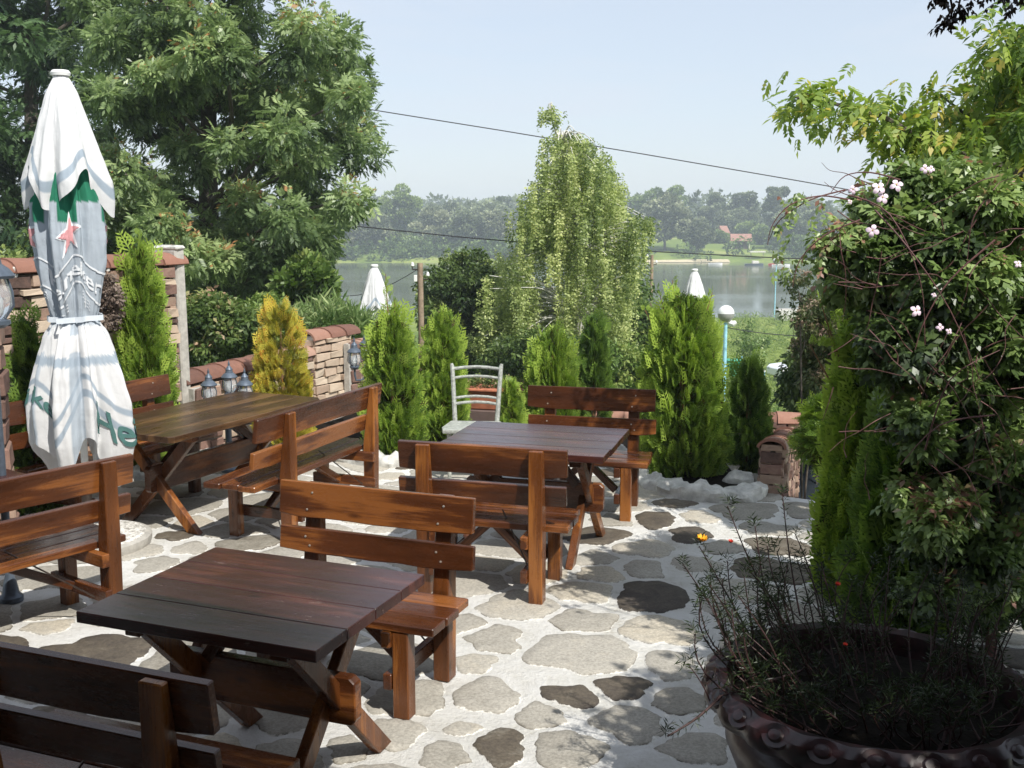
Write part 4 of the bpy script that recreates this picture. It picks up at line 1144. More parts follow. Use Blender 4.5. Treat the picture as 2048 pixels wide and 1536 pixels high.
# brick pillar at the left edge
t = empty('wall_pillar', (-3.62, 7.3, 0), R(20), 'red stone gate pillar cut by the left edge', 'pillar')
mb = MB()
for q in range(11): mb.box((random.uniform(-.01, .01), 0, .09 + q*.17), (.30, .30, .155), None, 2, .01, random.uniform(.05, .45))
mb.build('stone_blocks', M['brick'], t, .012); MB().box((0, 0, .95), (.25, .25, 1.9)).build('core', M['joint'], t)
# stepped wall by the stairs, right
w1 = wall_thing('descending brick wall with ridge tiles right of the slim dark thuja', (2.2, 8.55), (2.89, 10.8), .42, z0=-1.8, thick=.2, zt2=.06, course=(.06, .1), brick_l=(.14, .24), rnhi=.6, both=True, bed=False)
wall_thing('far parapet of dark brick behind the slim dark thuja', (.9, 11.1), (2.95, 10.83), .16, z0=-1.9, thick=.26, course=(.06, .1), rnhi=.5)
wall_thing('low brick parapet behind the white chair', (-1.35, 11.75), (.88, 11.12), .22, z0=-1.9, thick=.26, course=(.06, .1), rnhi=.5)
# stairs down to the right
mb = MB()
for k in range(9): mb.box((3.1 + .02*k, 8.95 + .32*k, -.19*(k+1) - .6), (1.1, .34, 1.2), None, 0, .006)
tag(mb.build('stairs', M['concrete'], bevel=.01), kind='structure')

# stone kerb of the planting beds
def kerb(pts, label, h=.13, group='whitewashed stone kerbs of the planting beds'):
    t = empty('stone_kerb', (0, 0, 0), 0, label, 'kerb', group); mb = MB()
    fine = []
    for i in range(len(pts)-1):
        a, b = Vector(pts[i]), Vector(pts[i+1]); n = max(1, int((b-a).length/.16))
        fine += [a.lerp(b, k/n) for k in range(n)]
    fine.append(Vector(pts[-1]))
    fine = smooth([p.to_3d() for p in fine], 5); V = []; n = 12; ph = random.uniform(0, 99)
    for i, p in enumerate(fine):
        d = (fine[min(i+1, len(fine)-1)] - fine[max(i-1, 0)]).normalized(); sd_ = Vector((-d.y, d.x, 0))
        e = min(1, .25 + min(i, len(fine)-1-i)/3)
        for k in range(n+1):
            a = PI*k/n; q = p + sd_*math.cos(a)*.11*e + Vector((0, 0, math.sin(a)**.6*h*e - .02))
            nz = mnoise.fractal(Vector((q.x*7 + ph, q.y*7, q.z*9)), .8, 2.1, 4); cell = mnoise.voronoi(Vector((q.x*6 + ph, q.y*6, q.z*5)))[0]
            q += (sd_*math.cos(a) + Vector((0, 0, math.sin(a))))*(nz*.05 + .09*min(.5, cell[1]-cell[0]) - .02)
            V.append(tuple(q))
    fs = [(i*(n+1)+k, i*(n+1)+k+1, (i+1)*(n+1)+k+1, (i+1)*(n+1)+k) for i in range(len(fine)-1) for k in range(n)]
    mb.add(V, fs)
    mb.build('stones', M['ring'], t, smooth=True)
def xy(px, py): p = G(px, py); return (p.x, p.y)
kerb([(1.02, 9.75), (1.08, 9.3), xy(1300, 972), xy(1350, 992), xy(1400, 997), xy(1450, 1000), xy(1500, 997), (2.0, 8.6)], 'whitewashed stone ring around the biggest thuja')
kerb([(1.74, 8.85), (1.95, 8.80), (2.04, 8.78)], 'short pale row of stones at the foot of the slim dark thuja', .16)
kerb([(-2.2, 10.9), (-1.78, 10.15), (-1.42, 9.72), (-1.2, 9.6), (-.98, 9.62), (-.82, 9.9), (-.5, 10.25), (.1, 10.4), (.9, 10.2), (1.02, 9.85)], 'whitewashed stone kerb of the bed behind the long bench')
kerb([(-3.35, 9.0), (-2.9, 9.55), (-2.45, 10.4), (-2.2, 10.85)], 'stone kerb along the foot of the left walls')
tag(MB().prism([(-2.2, 10.9), (-1.78, 10.15), (-1.42, 9.72), (-1.2, 9.6), (-.98, 9.62), (-.82, 9.9), (-.5, 10.25), (.1, 10.4), (.9, 10.2), (1.04, 9.75), (1.08, 9.2), (1.3, 8.62), (1.9, 8.66), (1.95, 10.9), (-1.2, 11.7), (-1.6, 12.4)], .004, .05, axis='z').build('soil_bed', M['soil']), kind='structure')

# ------------------------------------------------------------------ lanterns
def lantern(mbparent, p, s=1.0):
    x, y, z = p
    prof = [(.03, 0), (.05, .012), (.05, .024), (.035, .03)]
    fr = MB().lathe([(r*s, zz*s) for r, zz in prof], p, 14)
    for k in range(6):
        a = 2*PI*k/6; fr.tube([(x + .036*s*math.cos(a), y + .036*s*math.sin(a), z+.03*s), (x + .068*s*math.cos(a), y + .068*s*math.sin(a), z+.075*s), (x + .066*s*math.cos(a), y + .066*s*math.sin(a), z+.12*s), (x + .052*s*math.cos(a), y + .052*s*math.sin(a), z+.165*s)], .004*s, 5)
    lan = fr.build('lantern', M['blackmetal'], mbparent, smooth=True)
    MB().lathe([(r*s, zz*s) for r, zz in [(.033, .03), (.055, .06), (.062, .09), (.06, .12), (.046, .165)]], p, 20, cap=False).build('glass', M['glass'], lan, smooth=True)
    MB().lathe([(r*s, zz*s) for r, zz in [(.07, .163), (.074, .172), (.055, .195), (.035, .21), (.03, .235), (.034, .24), (.02, .26), (.008, .275), (.011, .29), (.005, .305), (.001, .325)]], p, 18).build('cap', M['blackmetal'], lan, smooth=True)
    MB().lathe([(r*s, zz*s) for r, zz in [(.012, .03), (.024, .05), (.026, .09), (.012, .13)]], p, 12).build('bulb', M['white'], lan, smooth=True)
def lamp(loc, heads, hpost, label, s=1.0, postmat='blackmetal', rot=0):
    t = empty('garden_lantern', loc, rot, label, 'lamp', 'antique style garden lanterns')
    pw = s if s < 1.2 else .8
    MB().lathe([(.085*pw, 0), (.085*pw, .03), (.06*pw, .05), (.045*pw, .12), (.03*pw, .16), (.028*pw, hpost-.12), (.04*pw, hpost-.1), (.03*pw, hpost-.06), (.035*pw, hpost)], (0, 0, 0), 14).build('post', M[postmat], t, smooth=True)
    for (dx, dy, dz) in heads:
        MB().tube([(0, 0, hpost-.1), (dx*.4, dy*.4, hpost-.16), (dx*.9, dy*.9, hpost-.14+dz*.5), (dx, dy, hpost+dz-.06), (dx, dy, hpost+dz+.005)] if abs(dx)+abs(dy) > .01 else [(0, 0, hpost-.05), (0, 0, hpost+dz)], .011*s, 7).build('arm', M['blackmetal'], t, smooth=True)
        lantern(t, (dx, dy, hpost+dz), s)
    return t
pl = PD(453, 770, 9.35)
lamp((pl.x, 9.35, .004), [(-.155, .0, -.07), (.155, .02, -.07), (-.01, .14, -.02)], .68, 'dark garden lantern with three heads beyond the long table', .98)
pl = PD(733, 700, 10.9)
lamp((pl.x, 10.9, .05), [(-.12, -.03, -.04), (-.02, .12, .02)], .70, 'garden lantern with two heads and a whitish post left of the bushy thuja', 1.0, 'chairpost')
pl = PD(-22, 600, 6.1)
lamp((pl.x, 6.1, .004), [(.05, -.06, 0), (-.2, .1, 0)], 1.62, 'tall garden lantern cut by the left edge in front of the high wall', 1.7)

# planter box and pot
t = empty('planter_box', (-.17, 11.0, .28), R(-14), 'terracotta planter box with sparse herbs behind the white chair', 'planter')
MB().prism([(-.12, 0), (.12, 0), (.15, .2), (-.15, .2)], -.3, .3, axis='x').build('box', M['terracotta'], t, .01)
MB().box((0, 0, .205), (.64, .34, .03)).build('rim', M['terracotta'], t, .008)
P = RNG.uniform((-.27, -.12, .2), (.27, .12, .3), (160, 3)); scatter('herbs', 'shrubmix', P, RNG.normal(size=(160, 3))*.5 + (0, 0, 1), .07, 'small', t)
MB().box((0, 0, -.14), (.5, .3, .27)).build('foot', M['hutwood'], t, .01)
t = empty('flower_pot', (2.05, 10.4, -.05), 0, 'terracotta pot of wilting flowers on the parapet by the descending wall', 'flower pot')
MB().lathe([(.09, 0), (.13, .2), (.145, .2), (.145, .24), (.12, .24)], n=20).build('pot', M['terracotta'], t, smooth=True)
P = RNG.normal(size=(160, 3))*(.13, .1, .08) + (0, 0, .38); scatter('plant', 'shrubmix', P, RNG.normal(size=(160, 3)), .09, 'small', t)

# ------------------------------------------------------------------ big glazed planter
PC = Vector((1.27, 3.62, 0)); RZ = .60
t = empty('glazed_planter', (PC.x, PC.y, .004), 0, 'big glazed dark red planter with a scalloped rim at the bottom right', 'planter')
def scal(a, j):
    return 1 + (.018*math.cos(22*a) if 9 <= j <= 13 else 0)
MB().lathe([(.30, 0), (.33, .04), (.32, .08), (.38, .16), (.46, .28), (.50, .38), (.49, .44), (.46, .475), (.47, .49), (.53, .50), (.565, .525), (.58, .56), (.57, .60), (.535, .625), (.50, .615), (.485, .58), (.48, .50), (.44, .45)], n=132, mod=scal).build('pot', M['pot'], t, smooth=True)
mb = MB()
for k in range(22):       # raised rosettes on the rim
    a = 2*PI*(k+.5)/22
    for q in range(1):
        c = Vector((.556*math.cos(a), .556*math.sin(a), .592)); vs_ = []; n = 14
        er = Vector((math.cos(a), math.sin(a), .9)).normalized(); et = Vector((-math.sin(a), math.cos(a), 0)); eb = er.cross(et)
        for (rr, hh) in ((.055, 0), (.05, .012), (.03, .010), (.022, .020), (.001, .022)):
            for i in range(n):
                b_ = 2*PI*i/n; vs_.append(c + et*rr*math.cos(b_) + eb*rr*.8*math.sin(b_) + er*hh)
        mb.add(vs_, [(j*n+i, j*n+(i+1) % n, (j+1)*n+(i+1) % n, (j+1)*n+i) for j in range(4) for i in range(n)])
mb.build('rim_rosettes', M['pot'], t, smooth=True)
MB().lathe([(.48, .53), (.46, .545), (.2, .555), (.01, .56)], n=40, mod=lambda a, j: 1).build('soil', M['soil'], t, smooth=True)
pp = empty('potted_purslane', (PC.x, PC.y, .55), 0, 'leggy purslane with a yellow and tiny red flowers growing in the glazed planter', 'plant')
mb = MB(); P = []; D = []; S = []
tips = []
def stem(a, b, bend=.08, r=.004, leafy=True):
    a, b = Vector(a), Vector(b); o = Vector((random.uniform(-1, 1), random.uniform(-1, 1), 0))*bend; pts = [a.lerp(b, f/6) + o*math.sin(PI*f/6) for f in range(7)]
    mb.tube(pts, [r*(1-.08*i) for i in range(7)], 5)
    if leafy:
        L_ = (b-a).length; n = int(L_/.035)
        for i in range(2, n):
            f = i/n; k = f*6; p = pts[int(min(5, k))].lerp(pts[int(min(5, k))+1], k-int(min(5, k)))
            P.append(p); D.append(tuple((b-a).normalized() + Vector((random.gauss(0, .5), random.gauss(0, .5), .3)))); S.append(random.uniform(.03, .05))
        for q in range(4): P.append(b + Vector((random.gauss(0, .006), random.gauss(0, .006), random.gauss(0, .01)))); D.append((random.gauss(0, .6), random.gauss(0, .6), 1)); S.append(.045)
    return pts[-1]
o_ = Vector((PC.x, PC.y, .554))
for i in range(150):
    a = random.uniform(0, 2*PI); r = .44*math.sqrt(random.random()); hgt = random.uniform(.18, .42)*(1 if math.sin(a) > -.3 else .5)
    b0 = Vector((r*math.cos(a), r*math.sin(a), 0)); out = random.uniform(.05, .25)
    stem(b0, b0 + Vector((math.cos(a)*out*.8 - .04, math.sin(a)*out*.5 + .05, hgt)))
for (bx, by, tx_, ty_, d) in ((1560, 1240, 1455, 1010, 4.05), (1600, 1230, 1565, 985, 4.2), (1500, 1270, 1398, 1090, 3.95), (1470, 1300, 1365, 1125, 3.9), (1540, 1250, 1510, 1050, 4.1), (1580, 1220, 1535, 1090, 4.1), (1640, 1230, 1590, 1065, 4.2), (1450, 1300, 1420, 1180, 3.8)):
    stem(PD(bx, by, 3.95) - o_, PD(tx_, ty_, d) - o_, .02, .004)
stem(PD(1440, 1390, 3.5) - o_, PD(1335, 1470, 3.35) - o_, .02, .006); stem(PD(1600, 1340, 3.6) - o_, PD(1440, 1390, 3.5) - o_, .03, .006, False)
stem(PD(1420, 1400, 3.5) - o_, PD(1375, 1325, 3.5) - o_, .01, .003)
mb.build('stems', M['twigdark'], pp, smooth=True)
scatter('leaves', 'potplant', P, D, np.array(S), 'needle6', pp, rolls=.8) if 'needle6' in TP else None
TP['needle6'] = T_blade(6)
scatter('leaves', 'potplant', P, D, np.array(S), 'needle6', pp, rolls=.8)
def bloom(px, py, d, r, mat, n=9, up=(.1, -.2, 1)):
    p = PD(px, py, d) - o_; fb = MB(); nrm = Vector(up).normalized(); e1 = nrm.orthogonal().normalized(); e2 = nrm.cross(e1)
    for ring_ in range(2):
        for k in range(n):
            a = 2*PI*(k + .5*ring_)/n; dd = (e1*math.cos(a) + e2*math.sin(a))*.75 + nrm*(.65 + .3*ring_); sd_ = e1*-math.sin(a) + e2*math.cos(a); q = p + dd*r
            fb.add([p, p + dd*r*.55 + sd_*r*.28, q + sd_*r*.12, q - sd_*r*.12, p + dd*r*.55 - sd_*r*.28], [(0, 1, 2, 3, 4)])
    fb.build('flower', M[mat], pp)
bloom(1403, 1082, 3.95, .026, 'yellow'); bloom(1461, 1084, 3.98, .013, 'red'); bloom(1675, 1170, 3.9, .014, 'red'); bloom(1690, 1290, 3.7, .011, 'red')

# hanging vine twig under the eaves, upper right
t = empty('hanging_vine', (.79, 2.0, 3.0), 0, 'dark reddish vine leaves dangling from the eaves at the top right corner', 'climbing plant')
o_ = Vector((.79, 2.0, 3.0)); mb = MB(); P = []; D = []
for path in ([(1900, -150), (1895, -40), (1905, 20), (1897, 50)], [(1895, -150), (1930, -60), (1920, 0), (1912, 35)], [(1950, -150), (1960, -30), (1975, 0)], [(2030, -150), (2030, -20), (2035, 12)], [(1870, -150), (1880, -30), (1875, 8)]):
    pts = [PD(x, y, 2.0) - o_ for x, y in path]; pts[0].z = 0.0; mb.tube(pts, [.003, .0025, .002, .001], 5)
    for q in range(10):
        f = q/9; P.append(pts[-2].lerp(pts[-1], f) + Vector((random.gauss(0, .008), random.gauss(0, .02), random.gauss(0, .006)))); D.append((random.gauss(0, .7), random.gauss(0, .5), -.7))
mb.build('stems', M['twig'], t); M['vine'] = leafmat('dark_vine_leaves', [(0, (.03, .02, .03)), (1, (.07, .05, .03))], .15)
scatter('leaves', 'vine', P, D, .024, 'tri', t)

# ------------------------------------------------------------------ the house behind the camera (its eaves shade the foreground)
t = empty('house', (0, -2.2, 0), 0, 'house with deep eaves standing behind the viewer', 'house')
def eave_y(x): return 2.34 - .44*x + .0
off = Vector((0, -2.2, 0))
k3 = (3.0 - .76)/math.tan(SUN_EL)
A0 = Vector((-1.536, 4.11)) - SH*k3; B0 = Vector((-.696, 3.74)) - SH*k3; dd = (B0-A0).normalized(); nn = Vector((-dd.y, dd.x))
e0 = A0 - dd*6; e1 = A0 + dd*5.0
rp = [(e0.x, e0.y), (e1.x, e1.y), (e1.x - nn.x*5, e1.y - nn.y*5), (e0.x - nn.x*5, e0.y - nn.y*5)]
MB().prism([(p[0], p[1]+2.2) for p in rp], 3.0, 3.12, axis='z').build('roof', M['ceil'], t)
wpt = [(e0.x - nn.x*3.2, e0.y - nn.y*3.2), (e1.x - nn.x*3.2, e1.y - nn.y*3.2), (e1.x - nn.x*3.5, e1.y - nn.y*3.5), (e0.x - nn.x*3.5, e0.y - nn.y*3.5)]
MB().prism([(p[0], p[1]+2.2) for p in wpt], 0, 2.99, axis='z').build('wall', M['housewall'], t)
MB().prism([(2.9, 0.2), (3.1, 0.2), (3.1, 5.15), (2.9, 5.15)], 0, 2.75, axis='z').build('wall', M['ceil'], t)  # side wall added out of view to keep sky light off the planter

# vine canopy added beside the eaves, out of view, to shade the planter
t = empty('shade_pergola', (3.6, 2.0, 0), 0, 'unseen vine canopy added beside the house to shade the planter', 'shade_pergola')
for (x, y) in ((2.2-3.6+.1, 1.5), (5.4-3.6, 1.5), (5.4-3.6, -1.6)): MB().box((x if y > 0 and x < 0 else x, y - (0 if x > 0 else 0), 1.45), (.12, .12, 2.9)).build('post', M['post'], t, .005) if x > 0 else None
for k in range(6): MB().box((.25, -1.7 + .5*k, 2.86), (2.7, .07, .12)).build('rafter', M['post'], t, .004)
cl = []
for _ in range(260):
    x, y = random.uniform(1.95, 5.4), random.uniform(-.6, 3.45)
    if x < 1.95 + .16*max(0, y-1.6) + random.uniform(0, .25): continue
    if y > 2.75 and x < 2.65: continue
    cl.append(((x, y, random.uniform(2.98, 3.35)), random.uniform(.2, .34)))
P, D, Rn = clumps_fill(cl, 60, .3, 1, .3, .5)
scatter('vine_leaves', 'clem', P - np.array((3.6, 2.0, 0)), D, .13, 'tri', t, Rn)
# ------------------------------------------------------------------ poles, cables, lamps
def cable(pts, label, r=.011):
    p0, p1 = Vector(pts[0]), Vector(pts[-1]); q = []
    for i in range(len(pts)-1):
        for k in range(8): q.append(Vector(pts[i]).lerp(Vector(pts[i+1]), k/8))
    q.append(p1); tag(MB().tube(q, r, 6).build('power_cable', M['cable']), label, 'cable', 'overhead cables')
def sag(x0, y0, x1, y1, D0, D1, s, n=9): 
    return [PD(x0 + (x1-x0)*i/(n-1), y0 + (y1-y0)*i/(n-1) + s*math.sin(PI*i/(n-1)), D0 + (D1-D0)*i/(n-1)) for i in range(n)]
cable(sag(-150, 85, 2150, 460, 27, 27, -12), 'upper overhead cable crossing the open sky from the ash to the clematis', .012)
cable(sag(120, 372, 1700, 522, 23.5, 23.5, 26), 'lower overhead cable passing in front of the birch and the river', .012)
cable(sag(640, 590, 838, 537, 20, 20, 22), 'thin cable from the power pole over the river to the left', .007)
cable(sag(1452, 655, 1640, 672, 30, 30, 5), 'thin cable leading right from the globe lamp', .012)
def wpole(px, ptop, D, r, label, ins=True):
    p = PD(px, ptop, D); z0 = gz(p.x, D); t = empty('power_pole', (p.x, D, z0), 0, label, 'pole', 'wooden power poles')
    MB().tube([(0, 0, -.2), (.01, 0, (p.z-z0)*.5), (0, 0, p.z-z0)], [r*1.2, r*1.08, r], 12).build('pole_shaft', M['pole'], t, smooth=True)
    h = p.z - z0
    if ins:
        for s, dz in ((-1, .12), (1, .3)):
            MB().tube([(0, 0, h-dz), (s*.14, 0, h-dz), (s*.14, 0, h-dz+.06)], .012, 6).build('bracket', M['steel'], t)
            MB().lathe([(.02, 0), (.035, .02), (.03, .05), (.02, .08), (.001, .09)], (s*.14, 0, h-dz+.05), 10).build('insulator', M['white'], t, smooth=True)
    return t, h
tp_, h = wpole(840, 526, 20, .052, 'bare wooden power pole between the two thujas and the dark bushes')
MB().box((-.085, -.02, h-.28), (.06, .05, .12)).build('meter_box', M['white'], tp_, .005)
wpole(648, 490, 34, .09, 'grey wooden pole beside the right edge of the ash tree')
wpole(1304, 510, 34, .05, 'dark thin pole right of the birch')
def globe_lamp(px, pc, D, r, label, tall=None):
    p = PD(px, pc, D); z0 = gz(p.x, D); t = empty('street_lamp', (p.x, D, z0), 0, label, 'street lamp', 'globe street lamps'); h = p.z - z0
    MB().tube([(0, 0, -.1), (0, 0, h*.5), (0, 0, h-r*1.1)], [.075, .06, .05], 14).build('post', M['lampblue'], t, smooth=True)
    prof = [(r*math.sin(PI*i/14), -r*math.cos(PI*i/14)) for i in range(1, 14)]
    MB().lathe([q for q in prof if q[1] >= -.02], (0, 0, h), 24).build('globe', M['globe'], t, smooth=True)
    MB().lathe([(q[0]*.99, q[1]) for q in prof if q[1] <= .01], (0, 0, h-.012), 24).build('lower_bowl', M['lampbowl'], t, smooth=True)
    MB().tube([(.08, 0, h-r*1.1), (.2, -.05, h-r*1.25), (.28, -.05, h-r*1.05)], [.07, .09, .06], 8).build('bracket', M['white'], t, smooth=True)
M['lampbowl'] = simple('grey_bowl', (.32, .32, .31), .3, nscale=5, namp=.2)
globe_lamp(1452, 627, 30, .23, 'white globe lamp on a light blue post right of the biggest thuja')
globe_lamp(1553, 521, 121, .42, 'distant pale blue lamp post at the edge of the river')

# ------------------------------------------------------------------ near and middle distance plants
def bush(name, label, px, py, rx, ry, D, depth, n, per, tp, size, mat, group=None, cat='bush', rpx=None, droop=.1, poly_=None):
    P_ = poly_ or [(px + rx*math.cos(2*PI*k/16)*(1+.12*math.sin(3*k)), py + ry*math.sin(2*PI*k/16)*(1+.1*math.cos(2*k))) for k in range(16)]
    cl = px_clumps(P_, D, depth, n, rpx or max(12, min(rx, ry)*.36))
    x = PD(px, py, D).x; z0 = gz(x, D); top = PD(px, py, D)
    return tree(name, label, cat, (x, D, z0), (x, D, max(z0 + .3, top.z)), .011, cl, per, tp, size, mat, nlimb=14, group=group, droop=droop)
bush('dark_bush', 'tall dark green bush between the power pole and the birch', 925, 610, 72, 105, 25, 1.3, 50, 95, 'small', .22, 'bushdark', rpx=30, group='bushes below the terrace')
bush('dark_bush', 'lower part of the dark thicket just behind the slender thuja', 915, 715, 66, 55, 23.5, 1.0, 26, 90, 'small', .20, 'bushdark', rpx=30, group='bushes below the terrace')
bush('leafy_bush', 'flowering shrubs behind the low brick wall under the ash', 415, 668, 95, 60, 14.5, 1.0, 55, 90, 'small', .16, 'shrubmix', rpx=26, group='bushes below the terrace')
bush('leafy_bush', 'green shrub left of the golden thuja behind the wall', 520, 660, 45, 55, 15, .8, 26, 80, 'small', .15, 'shrub', rpx=22, group='bushes below the terrace')
bush('maple_bush', 'young yellow green maple at the right foot of the ash', 618, 590, 62, 62, 17, .8, 30, 42, 'cluster', .22, 'shrub', rpx=22, group='bushes below the terrace')
bush('reed_clump', 'tall grassy reeds behind the raised wall section', 640, 672, 78, 42, 15.5, .7, 34, 60, 'blade', .26, 'reed', rpx=22, cat='reeds', group='bushes below the terrace')
bush('reed_clump', 'reeds at the foot of the plain white parasol', 700, 690, 50, 34, 16, .6, 18, 50, 'blade', .24, 'reed', rpx=22, cat='reeds', group='bushes below the terrace')
bush('leafy_bush', 'green bush right of the birch foot', 1262, 660, 48, 80, 27, 1.2, 40, 70, 'small', .25, 'shrub', rpx=26, group='bushes below the terrace')
bush('leafy_bush', 'low green bushes behind the right half of the orange bench', 1225, 738, 70, 36, 20, .9, 26, 70, 'small', .2, 'shrub', rpx=24, group='bushes below the terrace')
bush('dark_bush', 'dark undergrowth beneath the birch', 1080, 720, 100, 42, 20, .9, 36, 80, 'small', .18, 'bushdark', rpx=28, group='bushes below the terrace')
bush('leafy_bush', 'thin light bush right of the globe lamp', 1500, 672, 26, 40, 38, 1.0, 8, 22, 'small', .24, 'reed', rpx=16, group='bushes below the terrace')
bush('dry_shrub', 'brownish pine shrub with dry seed heads left of the clematis', 1648, 690, 54, 105, 9.6, .45, 50, 34, 'small', .095, 'dry', rpx=17, group='bushes below the terrace')
bush('dry_shrub', 'sparse dry flower stalks in front of the river at the right', 1600, 600, 42, 60, 9.2, .3, 16, 10, 'small', .07, 'dry', rpx=14, group='bushes below the terrace')
bush('leafy_bush', 'dark green bush behind the dry shrub at the right', 1650, 760, 60, 70, 12, .7, 34, 70, 'small', .16, 'bushdark', rpx=26, group='bushes below the terrace')
bush('leafy_bush', 'green plants hanging over the stairs in front of the parked white car', 1668, 870, 55, 60, 7.4, .35, 32, 55, 'thuja', .11, 'thuja', rpx=24, group='bushes below the terrace')
M['greyshrub'] = leafmat('dead_brown_twigs', [(0, (.09, .065, .05)), (1, (.26, .20, .16))], .1)
bush('dry_shrub', 'withered grey brown bush on the tall wall just right of the parasol', 210, 605, 24, 44, 8.95, .15, 16, 60, 'small', .075, 'greyshrub', rpx=15)
bush('leafy_bush', 'dense hedge of bushes far behind the low wall', 560, 700, 240, 40, 18, 1.0, 46, 70, 'small', .2, 'bushdark', rpx=26, group='bushes below the terrace')
bush('leafy_bush', 'dark bushes under the left trees behind the high wall', 200, 560, 250, 90, 21, 1.6, 60, 70, 'small', .26, 'bushdark', rpx=44, group='bushes below the terrace')

# meadow grass tufts
P = []; 
for _ in range(5200):
    y = 21 + 95*random.random()**1.3; x = y*random.uniform(.02, .36); P.append((x, y, gz(x, y)))
P = np.array(P); S = .16 + .004*P[:, 1]
tag(scatter('grass', 'grassleaf', P, RNG.normal(size=P.shape)*.45 + (0, 0, 1), S*1.2, 'blade', rolls=.8), 'tufts of meadow grass and weeds sloping down to the river', 'grass', kind='stuff')

# ------------------------------------------------------------------ far bank
def fartree(px, ytop, ybase, wpx, D, mat, label, per=70, name='riverside_tree', crown_from=0.0, gappy=False):
    b = PD(px, ybase, D); z0 = gz(b.x, D) - .3; tp_ = PD(px, ytop - (16 if gappy else 3), D); h = tp_.z - z0; rx = wpx/2/F*D
    n = 22
    cz = z0 + h*(.55 + crown_from*.3); hz = h*(.46 - crown_from*.25)
    cl = [((b.x + u[0]*rx*.8*k, D + u[1]*rx*.6*k, cz + u[2]*hz*.85*k), rx*random.uniform(.22, .36)*(.85 if gappy else 1)) for u, k in [(unit(1)[0], .45 + .55*random.random()) for _ in range(n)]]
    return tree(name, label, 'tree', (b.x, D, z0), (b.x, D, z0 + h*.6), .28, cl, per, 'far', rx*.11 + .16, mat, nlimb=8, group='trees on the far bank', shell=.8, droop=.1)
FT = [(668, 438, 505, 90, 288, 'far1', 'grey green willow on the far bank at the right edge of the ash'), (735, 432, 508, 95, 292, 'far1', 'rounded willow second from the ash on the far bank'),
      (800, 376, 500, 95, 312, 'far2', 'tall light poplar rising above the far tree line, left'), (865, 420, 505, 90, 300, 'far1', 'grey willow on the far bank above the power pole'),
      (925, 422, 508, 90, 290, 'far3', 'dark willow on the far bank right of the power pole'), (985, 424, 510, 90, 296, 'far1', 'pale willow on the far bank just left of the birch'),
      (700, 405, 480, 100, 330, 'far3', 'bluish tree behind the willows near the ash'), (760, 415, 480, 90, 335, 'far1', 'grey tree behind the willows below the tall poplar'),
      (895, 408, 480, 100, 340, 'far3', 'bluish tree in the second row left of the birch'), (965, 405, 480, 110, 345, 'far3', 'bluish tree in the second row nearest the birch'),
      (1330, 395, 500, 120, 300, 'far1', 'big grey willow just right of the birch on the far bank'), (1300, 388, 490, 90, 330, 'far2', 'light green tree behind the birch edge on the far bank'),
      (1392, 432, 505, 85, 295, 'far1', 'willow left of the meadow with the hut'), (1425, 388, 470, 60, 350, 'far3', 'slim tall tree above the willow'),
      (1345, 385, 470, 70, 345, 'far2', 'yellowish tree top on the far ridge right of the birch'),
      (1490, 388, 470, 62, 350, 'far3', 'slim poplar above the tile roofed hut'), (1462, 420, 475, 70, 345, 'far3', 'tree left of the poplar above the hut'),
      (1555, 384, 480, 70, 330, 'far3', 'tall blue green tree right of the hut'), (1575, 425, 512, 95, 300, 'far3', 'dark rounded willow at the right of the hut meadow'),
      (1640, 420, 510, 110, 305, 'far3', 'dark willow half hidden by the clematis'), (1525, 455, 492, 55, 318, 'far2', 'light green bush just right of the hut'),
      (1435, 468, 498, 50, 322, 'far2', 'small garden tree left of the hut'), (1500, 445, 488, 60, 330, 'far2', 'green fruit tree behind the hut'),
      (1620, 400, 480, 90, 345, 'far1', 'pale tree on the far ridge at the clematis edge')]
for (px, yt, yb, wp, D, m_, lb) in FT: fartree(px, yt, yb, wp, D, m_, lb, gappy=(yt < 392), per=110)
# the mass of wood behind
cl = []
for _ in range(460):
    D = random.uniform(350, 620); x = D*random.uniform(-.58, .62); zt = H + D*.0125*random.uniform(.1, .95) + 1.0*math.sin(x*.03); 
    for q in range(2):
        cl.append(((x + random.gauss(0, 3), D + random.gauss(0, 3), zt - 1.5 - 5.5*q), random.uniform(3.2, 5.5)))
A, B, C = clumps_fill(cl, 34, .6, 1, .1, .4)
tag(scatter('woodland', 'far3', A, B, 2.1*(.7+.6*RNG.random(len(A))), 'far', None, C), 'distant wood closing the view behind the river', 'wood', kind='stuff')
# bushes along the far shore
cl = []
for _ in range(520):
    x = random.uniform(-90, 115); px = 1024 + x/285*F
    if 1290 < px < 1590 and random.random() < .93: continue
    D = random.uniform(279.5, 296); cl.append(((x, D, gz(x, D) + random.uniform(.2, 1.2) + (D-279)*.16), random.uniform(1.2, 3.2)))
A, B, C = clumps_fill(cl, 50, .5, 1, .1, .4)
tag(scatter('shore_bushes', 'far2', A, B, .85*(.6+.6*RNG.random(len(A))), 'far', None, np.clip(C-.22, 0, 1)), 'low green bushes lining the far shore', 'bushes', kind='stuff')

